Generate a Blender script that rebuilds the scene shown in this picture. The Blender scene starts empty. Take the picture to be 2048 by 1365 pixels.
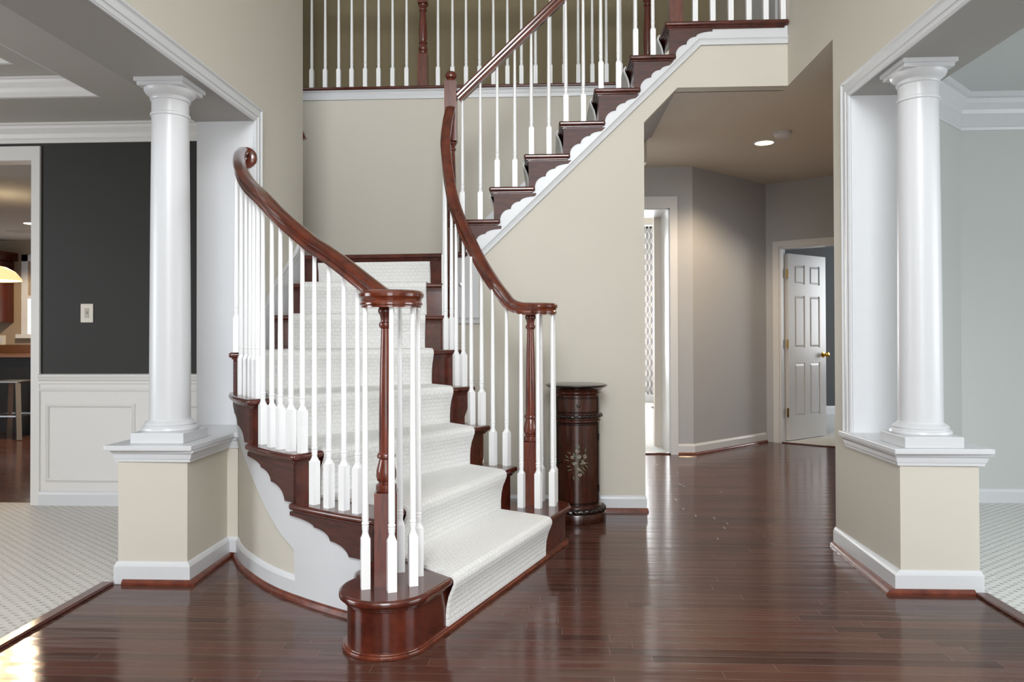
import bpy, math, random
from mathutils import Vector, Matrix
random.seed(7)
C = bpy.context.scene.collection
SC = bpy.context.scene
PI = math.pi

# ------------------------------------------------------------------ camera
yaw, pitch, roll, CAMH = 0.04663, 0.0089, 0.00292, 1.1004
c, s = math.cos(yaw), math.sin(yaw); cp, sp = math.cos(pitch), math.sin(pitch); cr, sr = math.cos(roll), math.sin(roll)
R0, F0, U0 = Vector((c, s, 0)), Vector((-s, c, 0)), Vector((0, 0, 1))
FW = F0*cp+U0*sp; U1 = U0*cp-F0*sp
RT = R0*cr-U1*sr; UP = U1*cr+R0*sr
cd = bpy.data.cameras.new('camera'); cam = bpy.data.objects.new('camera', cd); C.objects.link(cam)
cd.sensor_width = 36; cd.lens = 1517.11/2048*36; cd.shift_y = (657.17-682.5)/2048; cd.clip_start = 0.05
m = Matrix((RT, UP, -FW)).transposed().to_4x4(); m.translation = Vector((0, 0, CAMH)); cam.matrix_world = m
SC.camera = cam
# ------------------------------------------------------------------ view, world, daylight
SC.view_settings.view_transform = 'Standard'; SC.view_settings.look = 'None'
SC.view_settings.exposure = 0.62; SC.view_settings.gamma = 1; SC.view_settings.use_curve_mapping = False
W = bpy.data.worlds.new('daylight'); SC.world = W; W.use_nodes = True
W.node_tree.nodes['Background'].inputs[0].default_value = (0.90, 0.95, 1.0, 1)
W.node_tree.nodes['Background'].inputs[1].default_value = 0.95

def area(name, loc, rot, sx, sy, power, col=(1, 1, 1), spread=PI):
    l = bpy.data.lights.new(name, 'AREA'); l.shape = 'RECTANGLE'; l.size = sx; l.size_y = sy; l.energy = power; l.color = col; l.spread = spread
    o = bpy.data.objects.new(name, l); C.objects.link(o); o.location = loc; o.rotation_euler = rot; return o
# daylight through the glazed front door, its sidelights and the tall window above it (behind the camera)
area('front_door_daylight', (0.1, -2.35, 1.25), (PI/2, 0, 0), 1.5, 2.1, 38, (0.93, 0.97, 1))
area('front_window_daylight', (0.0, -2.35, 3.9), (math.radians(78), 0, 0), 2.0, 1.8, 160, (0.93, 0.97, 1))
area('dining_fill_light', (-5.9, 1.6, 1.45), (PI/2, 0, -PI/2), 2.0, 1.6, 62, (0.93, 0.97, 1))  # added unseen lamp, set to the side to brighten the dining carpet
area('living_window_daylight', (5.4, 1.4, 1.45), (PI/2, 0, PI/2), 3.0, 1.7, 62, (0.92, 0.97, 1))
area('family_window_daylight', (0.6, 12.2, 1.6), (-PI/2, 0, 0), 1.8, 1.9, 200, (0.95, 0.98, 1))
area('bedroom_window_daylight', (6.2, 9.0, 1.5), (PI/2, 0, PI/2), 1.6, 1.4, 55, (0.95, 0.98, 1))

# ------------------------------------------------------------------ materials
def srgb(h):
    h = h.lstrip('#'); v = [int(h[i:i+2], 16)/255 for i in (0, 2, 4)]
    return tuple((x/12.92 if x <= .04045 else ((x+.055)/1.055)**2.4) for x in v)+(1,)
def mat(name, col, rough=.5, metal=0, bump=0, bscale=200, coat=0, spec=.5, var=0, vscale=3):
    M = bpy.data.materials.new(name); M.use_nodes = True; N = M.node_tree.nodes; L = M.node_tree.links; b = N['Principled BSDF']
    col = srgb(col) if isinstance(col, str) else col
    b.inputs['Base Color'].default_value = col; b.inputs['Roughness'].default_value = rough; b.inputs['Metallic'].default_value = metal
    b.inputs['Coat Weight'].default_value = coat; b.inputs['Coat Roughness'].default_value = .08; b.inputs['Specular IOR Level'].default_value = spec
    tc = N.new('ShaderNodeTexCoord')
    if bump:
        n = N.new('ShaderNodeTexNoise'); n.inputs['Scale'].default_value = bscale; n.inputs['Detail'].default_value = 3
        L.new(tc.outputs['Object'], n.inputs['Vector']); bp = N.new('ShaderNodeBump'); bp.inputs['Strength'].default_value = bump; bp.inputs['Distance'].default_value = .002
        L.new(n.outputs['Fac'], bp.inputs['Height']); L.new(bp.outputs['Normal'], b.inputs['Normal'])
    if var:
        n = N.new('ShaderNodeTexNoise'); n.inputs['Scale'].default_value = vscale; L.new(tc.outputs['Object'], n.inputs['Vector'])
        mx = N.new('ShaderNodeMix'); mx.data_type = 'RGBA'; mx.inputs['A'].default_value = tuple(x*(1-var) for x in col[:3])+(1,); mx.inputs['B'].default_value = tuple(min(1, x*(1+var)) for x in col[:3])+(1,)
        L.new(n.outputs['Fac'], mx.inputs['Factor']); L.new(mx.outputs['Result'], b.inputs['Base Color'])
    return M
def wood(name, dark, light, rough=.25, coat=.5, scale=(3, 3, 45), rings=True, rot=(0, 0, 0)):
    M = bpy.data.materials.new(name); M.use_nodes = True; N = M.node_tree.nodes; L = M.node_tree.links; b = N['Principled BSDF']
    tc = N.new('ShaderNodeTexCoord'); mp = N.new('ShaderNodeMapping'); mp.inputs['Scale'].default_value = scale; mp.inputs['Rotation'].default_value = rot
    L.new(tc.outputs['Object'], mp.inputs['Vector'])
    n = N.new('ShaderNodeTexNoise'); n.inputs['Scale'].default_value = 1.6; n.inputs['Detail'].default_value = 6; n.inputs['Roughness'].default_value = .65; L.new(mp.outputs['Vector'], n.inputs['Vector'])
    r = N.new('ShaderNodeValToRGB'); r.color_ramp.elements[0].position = .32; r.color_ramp.elements[0].color = srgb(dark); r.color_ramp.elements[1].position = .7; r.color_ramp.elements[1].color = srgb(light)
    L.new(n.outputs['Fac'], r.inputs['Fac']); L.new(r.outputs['Color'], b.inputs['Base Color'])
    b.inputs['Roughness'].default_value = rough; b.inputs['Coat Weight'].default_value = coat; b.inputs['Coat Roughness'].default_value = .1
    bp = N.new('ShaderNodeBump'); bp.inputs['Strength'].default_value = .08; bp.inputs['Distance'].default_value = .001; L.new(n.outputs['Fac'], bp.inputs['Height']); L.new(bp.outputs['Normal'], b.inputs['Normal'])
    return M
def planks(name, dark, light, rough=.16):
    M = bpy.data.materials.new(name); M.use_nodes = True; N = M.node_tree.nodes; L = M.node_tree.links; b = N['Principled BSDF']
    tc = N.new('ShaderNodeTexCoord')
    bk = N.new('ShaderNodeTexBrick'); bk.offset = 0; bk.inputs['Scale'].default_value = 1; bk.inputs['Brick Width'].default_value = 1.15; bk.inputs['Row Height'].default_value = .0572
    bk.inputs['Mortar Size'].default_value = .0016; bk.inputs['Mortar Smooth'].default_value = .2; bk.inputs['Bias'].default_value = 0
    bk.inputs['Color1'].default_value = srgb(dark); bk.inputs['Color2'].default_value = srgb(light); bk.inputs['Mortar'].default_value = srgb('#6d544c')  # seams coloured lighter than the boards, painting in their reflections
    # every row of boards starts at a random place
    sp_ = N.new('ShaderNodeSeparateXYZ'); L.new(tc.outputs['Object'], sp_.inputs[0])
    q1 = N.new('ShaderNodeMath'); q1.operation = 'DIVIDE'; q1.inputs[1].default_value = .0572; L.new(sp_.outputs[1], q1.inputs[0])
    q2 = N.new('ShaderNodeMath'); q2.operation = 'FLOOR'; L.new(q1.outputs[0], q2.inputs[0])
    wn = N.new('ShaderNodeTexWhiteNoise'); wn.noise_dimensions = '1D'; L.new(q2.outputs[0], wn.inputs['W'])
    q3 = N.new('ShaderNodeMath'); q3.operation = 'MULTIPLY_ADD'; q3.inputs[1].default_value = 5.75; L.new(wn.outputs['Value'], q3.inputs[0]); L.new(sp_.outputs[0], q3.inputs[2])
    cm = N.new('ShaderNodeCombineXYZ'); L.new(q3.outputs[0], cm.inputs[0]); L.new(sp_.outputs[1], cm.inputs[1]); L.new(cm.outputs[0], bk.inputs['Vector'])
    mp = N.new('ShaderNodeMapping'); mp.inputs['Scale'].default_value = (4, 90, 4); L.new(tc.outputs['Object'], mp.inputs['Vector'])
    n = N.new('ShaderNodeTexNoise'); n.inputs['Scale'].default_value = 1; n.inputs['Detail'].default_value = 5; L.new(mp.outputs['Vector'], n.inputs['Vector'])
    mx = N.new('ShaderNodeMix'); mx.data_type = 'RGBA'; mx.blend_type = 'MULTIPLY'; mx.inputs['Factor'].default_value = .45
    L.new(bk.outputs['Color'], mx.inputs['A']); L.new(n.outputs['Color'], mx.inputs['B'])
    hs = N.new('ShaderNodeHueSaturation'); hs.inputs['Value'].default_value = 1.25; hs.inputs['Saturation'].default_value = .95; L.new(mx.outputs['Result'], hs.inputs['Color']); L.new(hs.outputs['Color'], b.inputs['Base Color'])
    # each board cups a little: slow waviness + seams
    mp2 = N.new('ShaderNodeMapping'); mp2.inputs['Scale'].default_value = (1.3, 17, 1); L.new(tc.outputs['Object'], mp2.inputs['Vector'])
    n2 = N.new('ShaderNodeTexNoise'); n2.inputs['Scale'].default_value = 1; n2.inputs['Detail'].default_value = 1; L.new(mp2.outputs['Vector'], n2.inputs['Vector'])
    bp = N.new('ShaderNodeBump'); bp.inputs['Strength'].default_value = .3; bp.inputs['Distance'].default_value = .006; L.new(n2.outputs['Fac'], bp.inputs['Height'])
    iv = N.new('ShaderNodeMath'); iv.operation = 'SUBTRACT'; iv.inputs[0].default_value = 1; L.new(bk.outputs['Fac'], iv.inputs[1])
    bp2 = N.new('ShaderNodeBump'); bp2.inputs['Strength'].default_value = .5; bp2.inputs['Distance'].default_value = .001; L.new(iv.outputs[0], bp2.inputs['Height']); L.new(bp.outputs['Normal'], bp2.inputs['Normal'])
    L.new(bp2.outputs['Normal'], b.inputs['Normal']); b.inputs['Roughness'].default_value = rough; b.inputs['Specular IOR Level'].default_value = .36
    return M
def carpet(name, a, bcol, bw, rh, uv=False, strength=.6, dist=.006):
    M = bpy.data.materials.new(name); M.use_nodes = True; N = M.node_tree.nodes; L = M.node_tree.links; b = N['Principled BSDF']
    tc = N.new('ShaderNodeTexCoord'); src = tc.outputs['UV'] if uv else tc.outputs['Object']
    wb = N.new('ShaderNodeTexNoise'); wb.inputs['Scale'].default_value = 55; L.new(src, wb.inputs['Vector'])
    ad = N.new('ShaderNodeMix'); ad.data_type = 'VECTOR'; ad.inputs['Factor'].default_value = .010; L.new(src, ad.inputs['A']); L.new(wb.outputs['Color'], ad.inputs['B'])
    bk = N.new('ShaderNodeTexBrick'); bk.offset = .5; bk.inputs['Scale'].default_value = 1; bk.inputs['Brick Width'].default_value = bw; bk.inputs['Row Height'].default_value = rh
    bk.inputs['Mortar Size'].default_value = rh*.22; bk.inputs['Mortar Smooth'].default_value = 1
    bk.inputs['Color1'].default_value = srgb(a); bk.inputs['Color2'].default_value = srgb(a); bk.inputs['Mortar'].default_value = srgb(bcol)
    L.new(ad.outputs['Result'], bk.inputs['Vector'])
    fac, colr = bk.outputs['Fac'], bk.outputs['Color']
    if not uv:                                # loop pile with small sunken dots in a grid
        sp_ = N.new('ShaderNodeSeparateXYZ'); L.new(ad.outputs['Result'], sp_.inputs[0]); ws = []
        for ax, per in ((0, bw), (1, rh)):
            a1 = N.new('ShaderNodeMath'); a1.operation = 'MULTIPLY'; a1.inputs[1].default_value = PI/per; L.new(sp_.outputs[ax], a1.inputs[0])
            a2 = N.new('ShaderNodeMath'); a2.operation = 'SINE'; L.new(a1.outputs[0], a2.inputs[0]); ws.append(a2)
        pr = N.new('ShaderNodeMath'); pr.operation = 'MULTIPLY'; L.new(ws[0].outputs[0], pr.inputs[0]); L.new(ws[1].outputs[0], pr.inputs[1])
        mr = N.new('ShaderNodeMapRange'); mr.inputs['From Min'].default_value = .25; mr.inputs['From Max'].default_value = .85; L.new(pr.outputs[0], mr.inputs['Value'])
        m2 = N.new('ShaderNodeMix'); m2.data_type = 'RGBA'; m2.inputs['A'].default_value = srgb(a); m2.inputs['B'].default_value = srgb(bcol); L.new(mr.outputs['Result'], m2.inputs['Factor'])
        fac, colr = mr.outputs['Result'], m2.outputs['Result']
    n = N.new('ShaderNodeTexNoise'); n.inputs['Scale'].default_value = 260; n.inputs['Detail'].default_value = 2; L.new(src, n.inputs['Vector'])
    mx = N.new('ShaderNodeMix'); mx.data_type = 'RGBA'; mx.blend_type = 'OVERLAY'; mx.inputs['Factor'].default_value = .25; L.new(colr, mx.inputs['A']); L.new(n.outputs['Fac'], mx.inputs['B'])
    L.new(mx.outputs['Result'], b.inputs['Base Color'])
    iv = N.new('ShaderNodeMath'); iv.operation = 'MULTIPLY_ADD'; iv.inputs[1].default_value = -1; L.new(fac, iv.inputs[0]); L.new(n.outputs['Fac'], iv.inputs[2])
    bp = N.new('ShaderNodeBump'); bp.inputs['Strength'].default_value = strength; bp.inputs['Distance'].default_value = dist; L.new(iv.outputs[0], bp.inputs['Height']); L.new(bp.outputs['Normal'], b.inputs['Normal'])
    b.inputs['Roughness'].default_value = .95; b.inputs['Specular IOR Level'].default_value = .15; b.inputs['Sheen Weight'].default_value = .2
    return M
def emis(name, col, st):
    M = bpy.data.materials.new(name); M.use_nodes = True; N = M.node_tree.nodes; b = N['Principled BSDF']
    b.inputs['Base Color'].default_value = srgb(col); b.inputs['Emission Color'].default_value = srgb(col); b.inputs['Emission Strength'].default_value = st; return M

BEIGE = mat('beige_wall_paint', '#cec8bc', .65, bump=.05, bscale=90, var=.015)
GREY = mat('grey_hall_paint', '#b1b2b6', .65, bump=.05, bscale=90, var=.02)
OLIVE = mat('olive_upstairs_paint', '#84775a', .7, bump=.05, bscale=90, var=.03)
BLUEGREY = mat('pale_blue_grey_paint', '#c3c6c3', .65, bump=.05, bscale=90, var=.01)
CHAR = mat('charcoal_wall_paint', '#232220', .6, bump=.05, bscale=90, var=.03)
TAN = mat('tan_kitchen_paint', '#a08f7a', .65, bump=.05, bscale=90)
CEIL = mat('ceiling_paint', '#b9b5af', .8, bump=.1, bscale=120)
HALLC = mat('hall_ceiling_paint', '#d0c6ba', .8, bump=.1, bscale=120)
SOFF = mat('shaded_soffit_paint', '#a3a09c', .6)  # greyed in the colour to carry the shade of downward faces
CEILW = mat('pale_ceiling_paint', '#c8cbca', .8, bump=.1, bscale=120)
WHITE = mat('white_trim_paint', '#d4d5d8', .32, bump=.02, bscale=30)
WAINS = mat('wainscot_paint', '#dedcda', .4, bump=.02, bscale=30)
BAL = mat('white_baluster_paint', '#f4f4f5', .28)
CHERRY = wood('cherry_stair_wood', '#3b170f', '#60281a', .24, .5, (9, 9, 9))
CHERRYV = wood('cherry_upright_grain', '#431b14', '#75331f', .24, .5, (60, 60, 5))
RAIL = wood('cherry_handrail_wood', '#451c10', '#6f3019', .2, .7, (7, 7, 7))
SHOE = wood('shoe_moulding_wood', '#4a1d12', '#7d3b25', .3, .4, (12, 12, 12))
BRACK = wood('dark_bracket_wood', '#34170f', '#56291f', .5, 0, (6, 6, 40))
FLOOR = planks('hardwood_planks', '#44271f', '#5e392e', .15)
CAB = wood('mahogany_cabinet_wood', '#250f09', '#4a2114', .24, .5, (50, 50, 4))
CABD = mat('dark_carved_wood', '#1d100d', .25, coat=.4)
RUN = carpet('runner_carpet_loop', '#e9e8e7', '#e4e3e1', .030, .022, True, .45, .004)
CARP = carpet('room_carpet_loop', '#d6d1cb', '#bdb8b2', .03, .024, False, .8, .006)
CARPR = carpet('living_carpet_loop', '#e2e2df', '#b4b4b2', .03, .024, False, .8, .006)
BRASS = mat('polished_brass', '#c79a3e', .2, 1)
BLACKM = mat('black_metal', '#16130f', .35, .6)
PLASTIC = mat('almond_plastic', '#ddd6cb', .4)
STEEL = mat('silver_metal', '#b9bcc0', .3, .9)
KWOOD = wood('kitchen_cherry_wood', '#3a130c', '#5d2216', .3, .4, (30, 30, 4))
GRAN = mat('granite', '#6b4426', .2, var=.4, vscale=60)
LAMPW = emis('warm_lamp_glow', '#ffe2b0', 14)
LAMPS = emis('pendant_glass_glow', '#ffd79a', .75)
PANE = emis('bright_window_pane', '#f7fbff', 1.6)
VENTM = mat('bronze_vent', '#5a4630', .5, .5)

# ------------------------------------------------------------------ mesh helpers
class MB:
    def __init__(s): s.v = []; s.f = []; s.uv = {}
    def add(s, vs, fs):
        o = len(s.v); s.v += [tuple(v) for v in vs]; s.f += [tuple(i+o for i in f) for f in fs]; return s
    def box(s, x0, x1, y0, y1, z0, z1):
        return s.add([(x, y, z) for z in (z0, z1) for y in (y0, y1) for x in (x0, x1)],
                     [(0, 2, 3, 1), (4, 5, 7, 6), (0, 1, 5, 4), (2, 6, 7, 3), (0, 4, 6, 2), (1, 3, 7, 5)])
    def prism(s, poly, z0, z1):            # polygon in XY, extruded up
        n = len(poly); a = sum(poly[i][0]*poly[(i+1) % n][1]-poly[(i+1) % n][0]*poly[i][1] for i in range(n))
        if a < 0: poly = poly[::-1]
        return s.add([(p[0], p[1], z0) for p in poly]+[(p[0], p[1], z1) for p in poly],
                     [tuple(range(n))[::-1], tuple(range(n, 2*n))]+[(i, (i+1) % n, n+(i+1) % n, n+i) for i in range(n)])
    def prismy(s, poly, y0, y1):           # polygon in XZ, extruded along Y
        n = len(poly)
        return s.add([(p[0], y0, p[1]) for p in poly]+[(p[0], y1, p[1]) for p in poly],
                     [tuple(range(n)), tuple(range(n, 2*n))[::-1]]+[(i, n+i, n+(i+1) % n, (i+1) % n) for i in range(n)])
    def prismx(s, poly, x0, x1):           # polygon in YZ, extruded along X
        n = len(poly)
        return s.add([(x0, p[0], p[1]) for p in poly]+[(x1, p[0], p[1]) for p in poly],
                     [tuple(range(n))[::-1], tuple(range(n, 2*n))]+[(i, (i+1) % n, n+(i+1) % n, n+i) for i in range(n)])
    def lathe(s, prof, cx=0, cy=0, n=24, a0=0, a1=2*PI, caps=True):
        full = abs(a1-a0-2*PI) < 1e-6; k = n if full else n+1; vs = []
        for r, z in prof:
            for i in range(k):
                a = a0+(a1-a0)*i/n; vs.append((cx+r*math.cos(a), cy+r*math.sin(a), z))
        fs = []
        for j in range(len(prof)-1):
            for i in range(n):
                i2 = (i+1) % k; fs.append((j*k+i, j*k+i2, (j+1)*k+i2, (j+1)*k+i))
        if full and caps: fs += [tuple(range(k))[::-1], tuple((len(prof)-1)*k+i for i in range(k))]
        return s.add(vs, fs)
    def sweep(s, path, prof, closed=False, caps=True, upv=None):   # prof: list of (side, up), path: 3-D points
        P = [Vector(p) for p in path]; n = len(P); k = len(prof); vs = []; last = None
        for i in range(n):
            a = P[(i-1) % n] if (closed or i > 0) else P[i]; b = P[(i+1) % n] if (closed or i < n-1) else P[i]
            t = (b-a).normalized(); side = t.cross(Vector(upv or (0, 0, 1)))
            if side.length < .05: side = last or Vector((1, 0, 0))
            side.normalize(); last = side.copy(); up = side.cross(t).normalized()
            sc = 1.0
            if (closed or 0 < i < n-1):
                t1 = (P[i]-a).normalized(); cs = max(.35, t1.dot(t)); sc = 1/cs
            for q in prof: vs.append(P[i]+side*q[0]*sc+up*q[1])
        fs = []
        for i in range(n if closed else n-1):
            i2 = (i+1) % n
            for j in range(k): fs.append((i*k+j, i2*k+j, i2*k+(j+1) % k, i*k+(j+1) % k))
        if caps and not closed: fs += [tuple(range(k)), tuple((n-1)*k+j for j in range(k))[::-1]]
        return s.add(vs, fs)
    def strip(s, A, B, zl, zh):            # closed curved wall: front polyline A, back polyline B, lower and upper heights
        n = len(A); vs = []
        for i in range(n): vs += [(A[i][0], A[i][1], zl[i]), (A[i][0], A[i][1], zh[i]), (B[i][0], B[i][1], zh[i]), (B[i][0], B[i][1], zl[i])]
        fs = []
        for i in range(n-1):
            for j in range(4): fs.append((i*4+j, i*4+(j+1) % 4, (i+1)*4+(j+1) % 4, (i+1)*4+j))
        fs += [(0, 3, 2, 1), tuple((n-1)*4+j for j in range(4))]
        return s.add(vs, fs)
def obj(name, mb, m, parent=None, smooth=False, bevel=0, seg=2, fix=True, ang=35):
    me = bpy.data.meshes.new(name); me.from_pydata(mb.v, [], mb.f)
    if fix:
        import bmesh
        bm = bmesh.new(); bm.from_mesh(me); bmesh.ops.recalc_face_normals(bm, faces=bm.faces); bm.to_mesh(me); bm.free()
    me.materials.append(m); o = bpy.data.objects.new(name, me); C.objects.link(o)
    if bevel:
        b = o.modifiers.new('bevel', 'BEVEL'); b.width = bevel; b.segments = seg; b.limit_method = 'ANGLE'; b.angle_limit = math.radians(50); b.harden_normals = False
    if smooth: me.shade_smooth(); me.set_sharp_from_angle(angle=math.radians(ang))
    if parent: o.parent = parent
    return o
def thing(name, label, cat, loc=(0, 0, 0), rz=0, group=None):
    o = bpy.data.objects.new(name, None); C.objects.link(o); o.location = loc; o.rotation_euler = (0, 0, rz); o.empty_display_size = .05
    o['label'] = label; o['category'] = cat
    if group: o['group'] = group
    return o
def tag(o, label, cat, group=None):
    o['label'] = label; o['category'] = cat
    if group: o['group'] = group
    return o
def struct(name, mb, m, parent=None, **k):
    o = obj(name, mb, m, parent, **k)
    if not parent: o['kind'] = 'structure'
    return o
def cat(pts, n=8):                          # Catmull-Rom through points
    P = [Vector(p) for p in pts]; P = [P[0]*2-P[1]]+P+[P[-1]*2-P[-2]]; out = []
    for i in range(1, len(P)-2):
        for j in range(n):
            t = j/n; a, b, c_, d = P[i-1:i+3]
            out.append(.5*((2*b)+(c_-a)*t+(2*a-5*b+4*c_-d)*t*t+(3*b-a-3*c_+d)*t**3))
    out.append(P[-2]); return out
def offs(pts, d):                           # offset open 2-D polyline to its left by d
    out = []; n = len(pts)
    for i in range(n):
        a = pts[max(0, i-1)]; b = pts[min(n-1, i+1)]; t = Vector((b[0]-a[0], b[1]-a[1])).normalized(); out.append(Vector((pts[i][0]-t.y*d, pts[i][1]+t.x*d)))
    return out
def offpoly(poly, d):                       # inset a closed CCW polygon by d
    n = len(poly); out = []
    for i in range(n):
        a, b, e = Vector(poly[i-1][:2]), Vector(poly[i][:2]), Vector(poly[(i+1) % n][:2])
        t1 = (b-a).normalized(); t2 = (e-b).normalized(); n1 = Vector((-t1.y, t1.x)); n2 = Vector((-t2.y, t2.x)); bis = n1+n2
        if bis.length < 1e-4: bis = n1
        bis.normalize(); k = max(.5, bis.dot(n1)); out.append(b+bis*d/k)
    return out
def ccw(poly):
    n = len(poly); a = sum(poly[i][0]*poly[(i+1) % n][1]-poly[(i+1) % n][0]*poly[i][1] for i in range(n))
    return list(poly) if a > 0 else list(poly)[::-1]

# ------------------------------------------------------------------ dimensions (metres)
r = .2032
XL, XLo, XR, XRo = -1.60, -1.915, 1.496, 1.823
YP = 3.305            # front face of both half walls
YJL, YJR = 4.075, 3.81  # jambs of the two wide openings
YE, YS, YB = 4.03, 4.77, 5.88
ZC, ZH, ZTOP = 2.645, 2.275, 5.4
ZF2 = 15*r
# ------------------------------------------------------------------ floors
struct('floor', MB().prism([(-1.945, -2.6), (1.80, -2.6), (1.80, 3.5), (1.65, 3.5), (1.65, 4.12), (2.75, 5.2), (4.2, 5.2), (4.2, 6.5), (3.6, 6.93), (2.245, 7.92), (1.33, 7.06), (-1.0, 7.06), (-1.0, 4.9), (-1.945, 4.9)], -.05, 0), FLOOR)
struct('floor_kitchen', MB().box(-9, -3.0, 4.85, 9.6, -.05, -.002), FLOOR)
struct('floor_dining', MB().box(-6, -1.945, -2.6, 4.85, -.05, .006), CARP)
struct('floor_living', MB().prism([(1.80, -2.6), (6, -2.6), (6, 5.15), (2.72, 5.15), (1.80, 4.23)], -.05, .006), CARPR)
struct('floor_family', MB().prism([(-2.5, 7.06), (1.3, 7.06), (1.3, 7.4), (2.05, 8.1), (2.05, 12.6), (-2.5, 12.6)], -.05, .005), CARPR)
struct('floor_bedroom', MB().prism([(2.245, 7.93), (3.6, 6.95), (7, 6.95), (7, 10.7), (2.245, 10.7)], -.05, .005), CARPR)
th = obj('threshold_strip', MB().box(-1.975, -1.92, -2.5, 3.285, 0, .014), CHERRY, bevel=.006); tag(th, 'dark wood threshold strip between the dining room carpet and the foyer boards', 'threshold')
th = obj('threshold_strip', MB().box(1.79, 1.845, -2.5, 3.285, 0, .014), CHERRY, bevel=.006); tag(th, 'dark wood threshold strip between the right-hand room carpet and the foyer boards', 'threshold')

# ------------------------------------------------------------------ foyer side walls
NEAR = .2
w = struct('wall_left', MB().box(XLo, XL, YJL, 4.90, 0, ZTOP).box(XL-.12, XL, NEAR, YJL, ZH+.03, ZTOP).box(XLo, XL, -2.6, NEAR, 0, ZTOP), BEIGE)
w = struct('wall_right', MB().prism([(XR, YJR), (XR, YE), (1.56, 4.10), (2.70, 5.24), (5.6, 5.24), (5.6, 5.08), (2.685, 5.08), (XRo, 4.215), (XRo, YJR)], 0, ZC)
       .box(XR, XR+.12, NEAR, YJR, ZH+.03, ZTOP).box(XR, XR+.12, YJR, 4.86, ZC, ZTOP).box(XR, XR+.12, 4.86, 7.0, ZC+.03, ZTOP).box(XR, XRo, -2.6, NEAR, 0, ZTOP), BEIGE)
# painted face of the living-room side
struct('wall_living', MB().prism([(XRo+.002, YJR+.03), (XRo+.002, 4.213), (2.686, 5.076), (5.5, 5.076), (5.5, 5.066), (2.69, 5.066), (XRo+.012, 4.209), (XRo+.012, YJR+.03)], 0, ZC), BLUEGREY)
struct('wall_living_far', MB().box(5.5, 5.6, -2.6, 5.08, 0, 2.7), BLUEGREY)
struct('wall_front', MB().box(-6.1, XL, -2.75, -2.6, 0, 3.0).box(XR, 5.6, -2.75, -2.6, 0, 3.0).box(XL, XR, -2.75, -2.6, 0, 2.75).box(XL, -1.1, -2.75, -2.6, 2.75, ZTOP).box(1.1, XR, -2.75, -2.6, 2.75, ZTOP), BEIGE)
# half walls
def halfwall(name, x0, x1, y1): return struct(name, MB().box(x0, x1, YP, y1, 0, .58), BEIGE)
struct('wall_left_half', MB().prism([(XLo, YP), (XL, YP), (XL, 3.725), (-1.545, 3.725), (-1.56, 3.80), (-1.62, 4.075), (XLo, 4.075)], 0, .58), BEIGE)
halfwall('wall_right_half', XR, XRo, YJR)
# caps (ledge + cove)
def cap(name, poly, over):
    q = ccw(poly); mb = MB().prism(offpoly(q, -over), .594, .617); mb.prism(offpoly(q, -over*.62), .583, .596)
    return mb, q
def cove(path, side=1):                     # crown under the ledge along open path
    prof = [(0, .541), (.012*side, .541), (.013*side, .552), (.016*side, .556), (.020*side, .575), (.030*side, .586), (.030*side, .594), (0, .594)]
    return MB().sweep([(p[0], p[1], 0) for p in path], [(a, b) for a, b in prof])
lc = struct('trim_1', MB().prism([(XLo-.045, YP-.042), (XL+.036, YP-.042), (XL+.036, 3.725), (-1.535, 3.715), (-1.535, 3.74), (-1.55, 3.80), (-1.605, 3.93), (-1.64, 4.074), (XLo-.045, 4.074)], .594, .617), WHITE, bevel=.004)
cv = cove([(XLo, 4.07), (XLo, YP), (XL, YP), (XL, 3.725), (-1.54, 3.725)], 1)
struct('ledge_moulding', cv, WHITE, lc)
rc = struct('trim_2', MB().prism([(XR-.038, YP-.042), (XRo+.045, YP-.042), (XRo+.045, YJR), (XR-.038, YJR+.08)], .594, .617), WHITE, bevel=.004)
struct('ledge_moulding', cove([(XR, YJR+.06), (XR, YP), (XRo, YP), (XRo, YJR)], 1), WHITE, rc)
# jamb liners, soffits and casings of the two wide openings
def opening(nm, xf, xo, yj, sgn, k):
    t = .012
    o = struct('trim_%d' % k, MB().box(min(xf, xo)-.001, max(xf, xo)+.001, yj-t, yj+.002, .617, ZH), WHITE)
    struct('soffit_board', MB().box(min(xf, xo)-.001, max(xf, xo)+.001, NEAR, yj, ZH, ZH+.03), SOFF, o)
    # fluted casing, foyer side, upright and head
    pr = [(0, 0), (.085, 0), (.085, .018), (.075, .022), (.066, .014), (.055, .014), (.05, .018), (.03, .018), (.026, .013), (.008, .013), (.004, .009), (0, .009)]
    mb = MB()
    # upright: width runs +Y from the jamb, thickness into foyer (sgn*X)
    n = len(pr)
    vs = []
    for (u, t_) in pr: vs.append((xf+sgn*t_, yj-.012+u, .617))
    for (u, t_) in pr: vs.append((xf+sgn*t_, yj-.012+u, ZH+u))
    for (u, t_) in pr: vs.append((xf+sgn*t_, NEAR, ZH+u))
    fs = [tuple(range(n))]+[(i, (i+1) % n, n+(i+1) % n, n+i) for i in range(n)]+[(n+i, n+(i+1) % n, 2*n+(i+1) % n, 2*n+i) for i in range(n)]+[tuple(range(2*n, 3*n))]
    mb.add(vs, fs); struct('casing', mb, WHITE, o)
    return o
opening('L', XL, XLo, YJL, 1, 3)
opening('R', XR, XRo, YJR, -1, 4)

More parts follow.
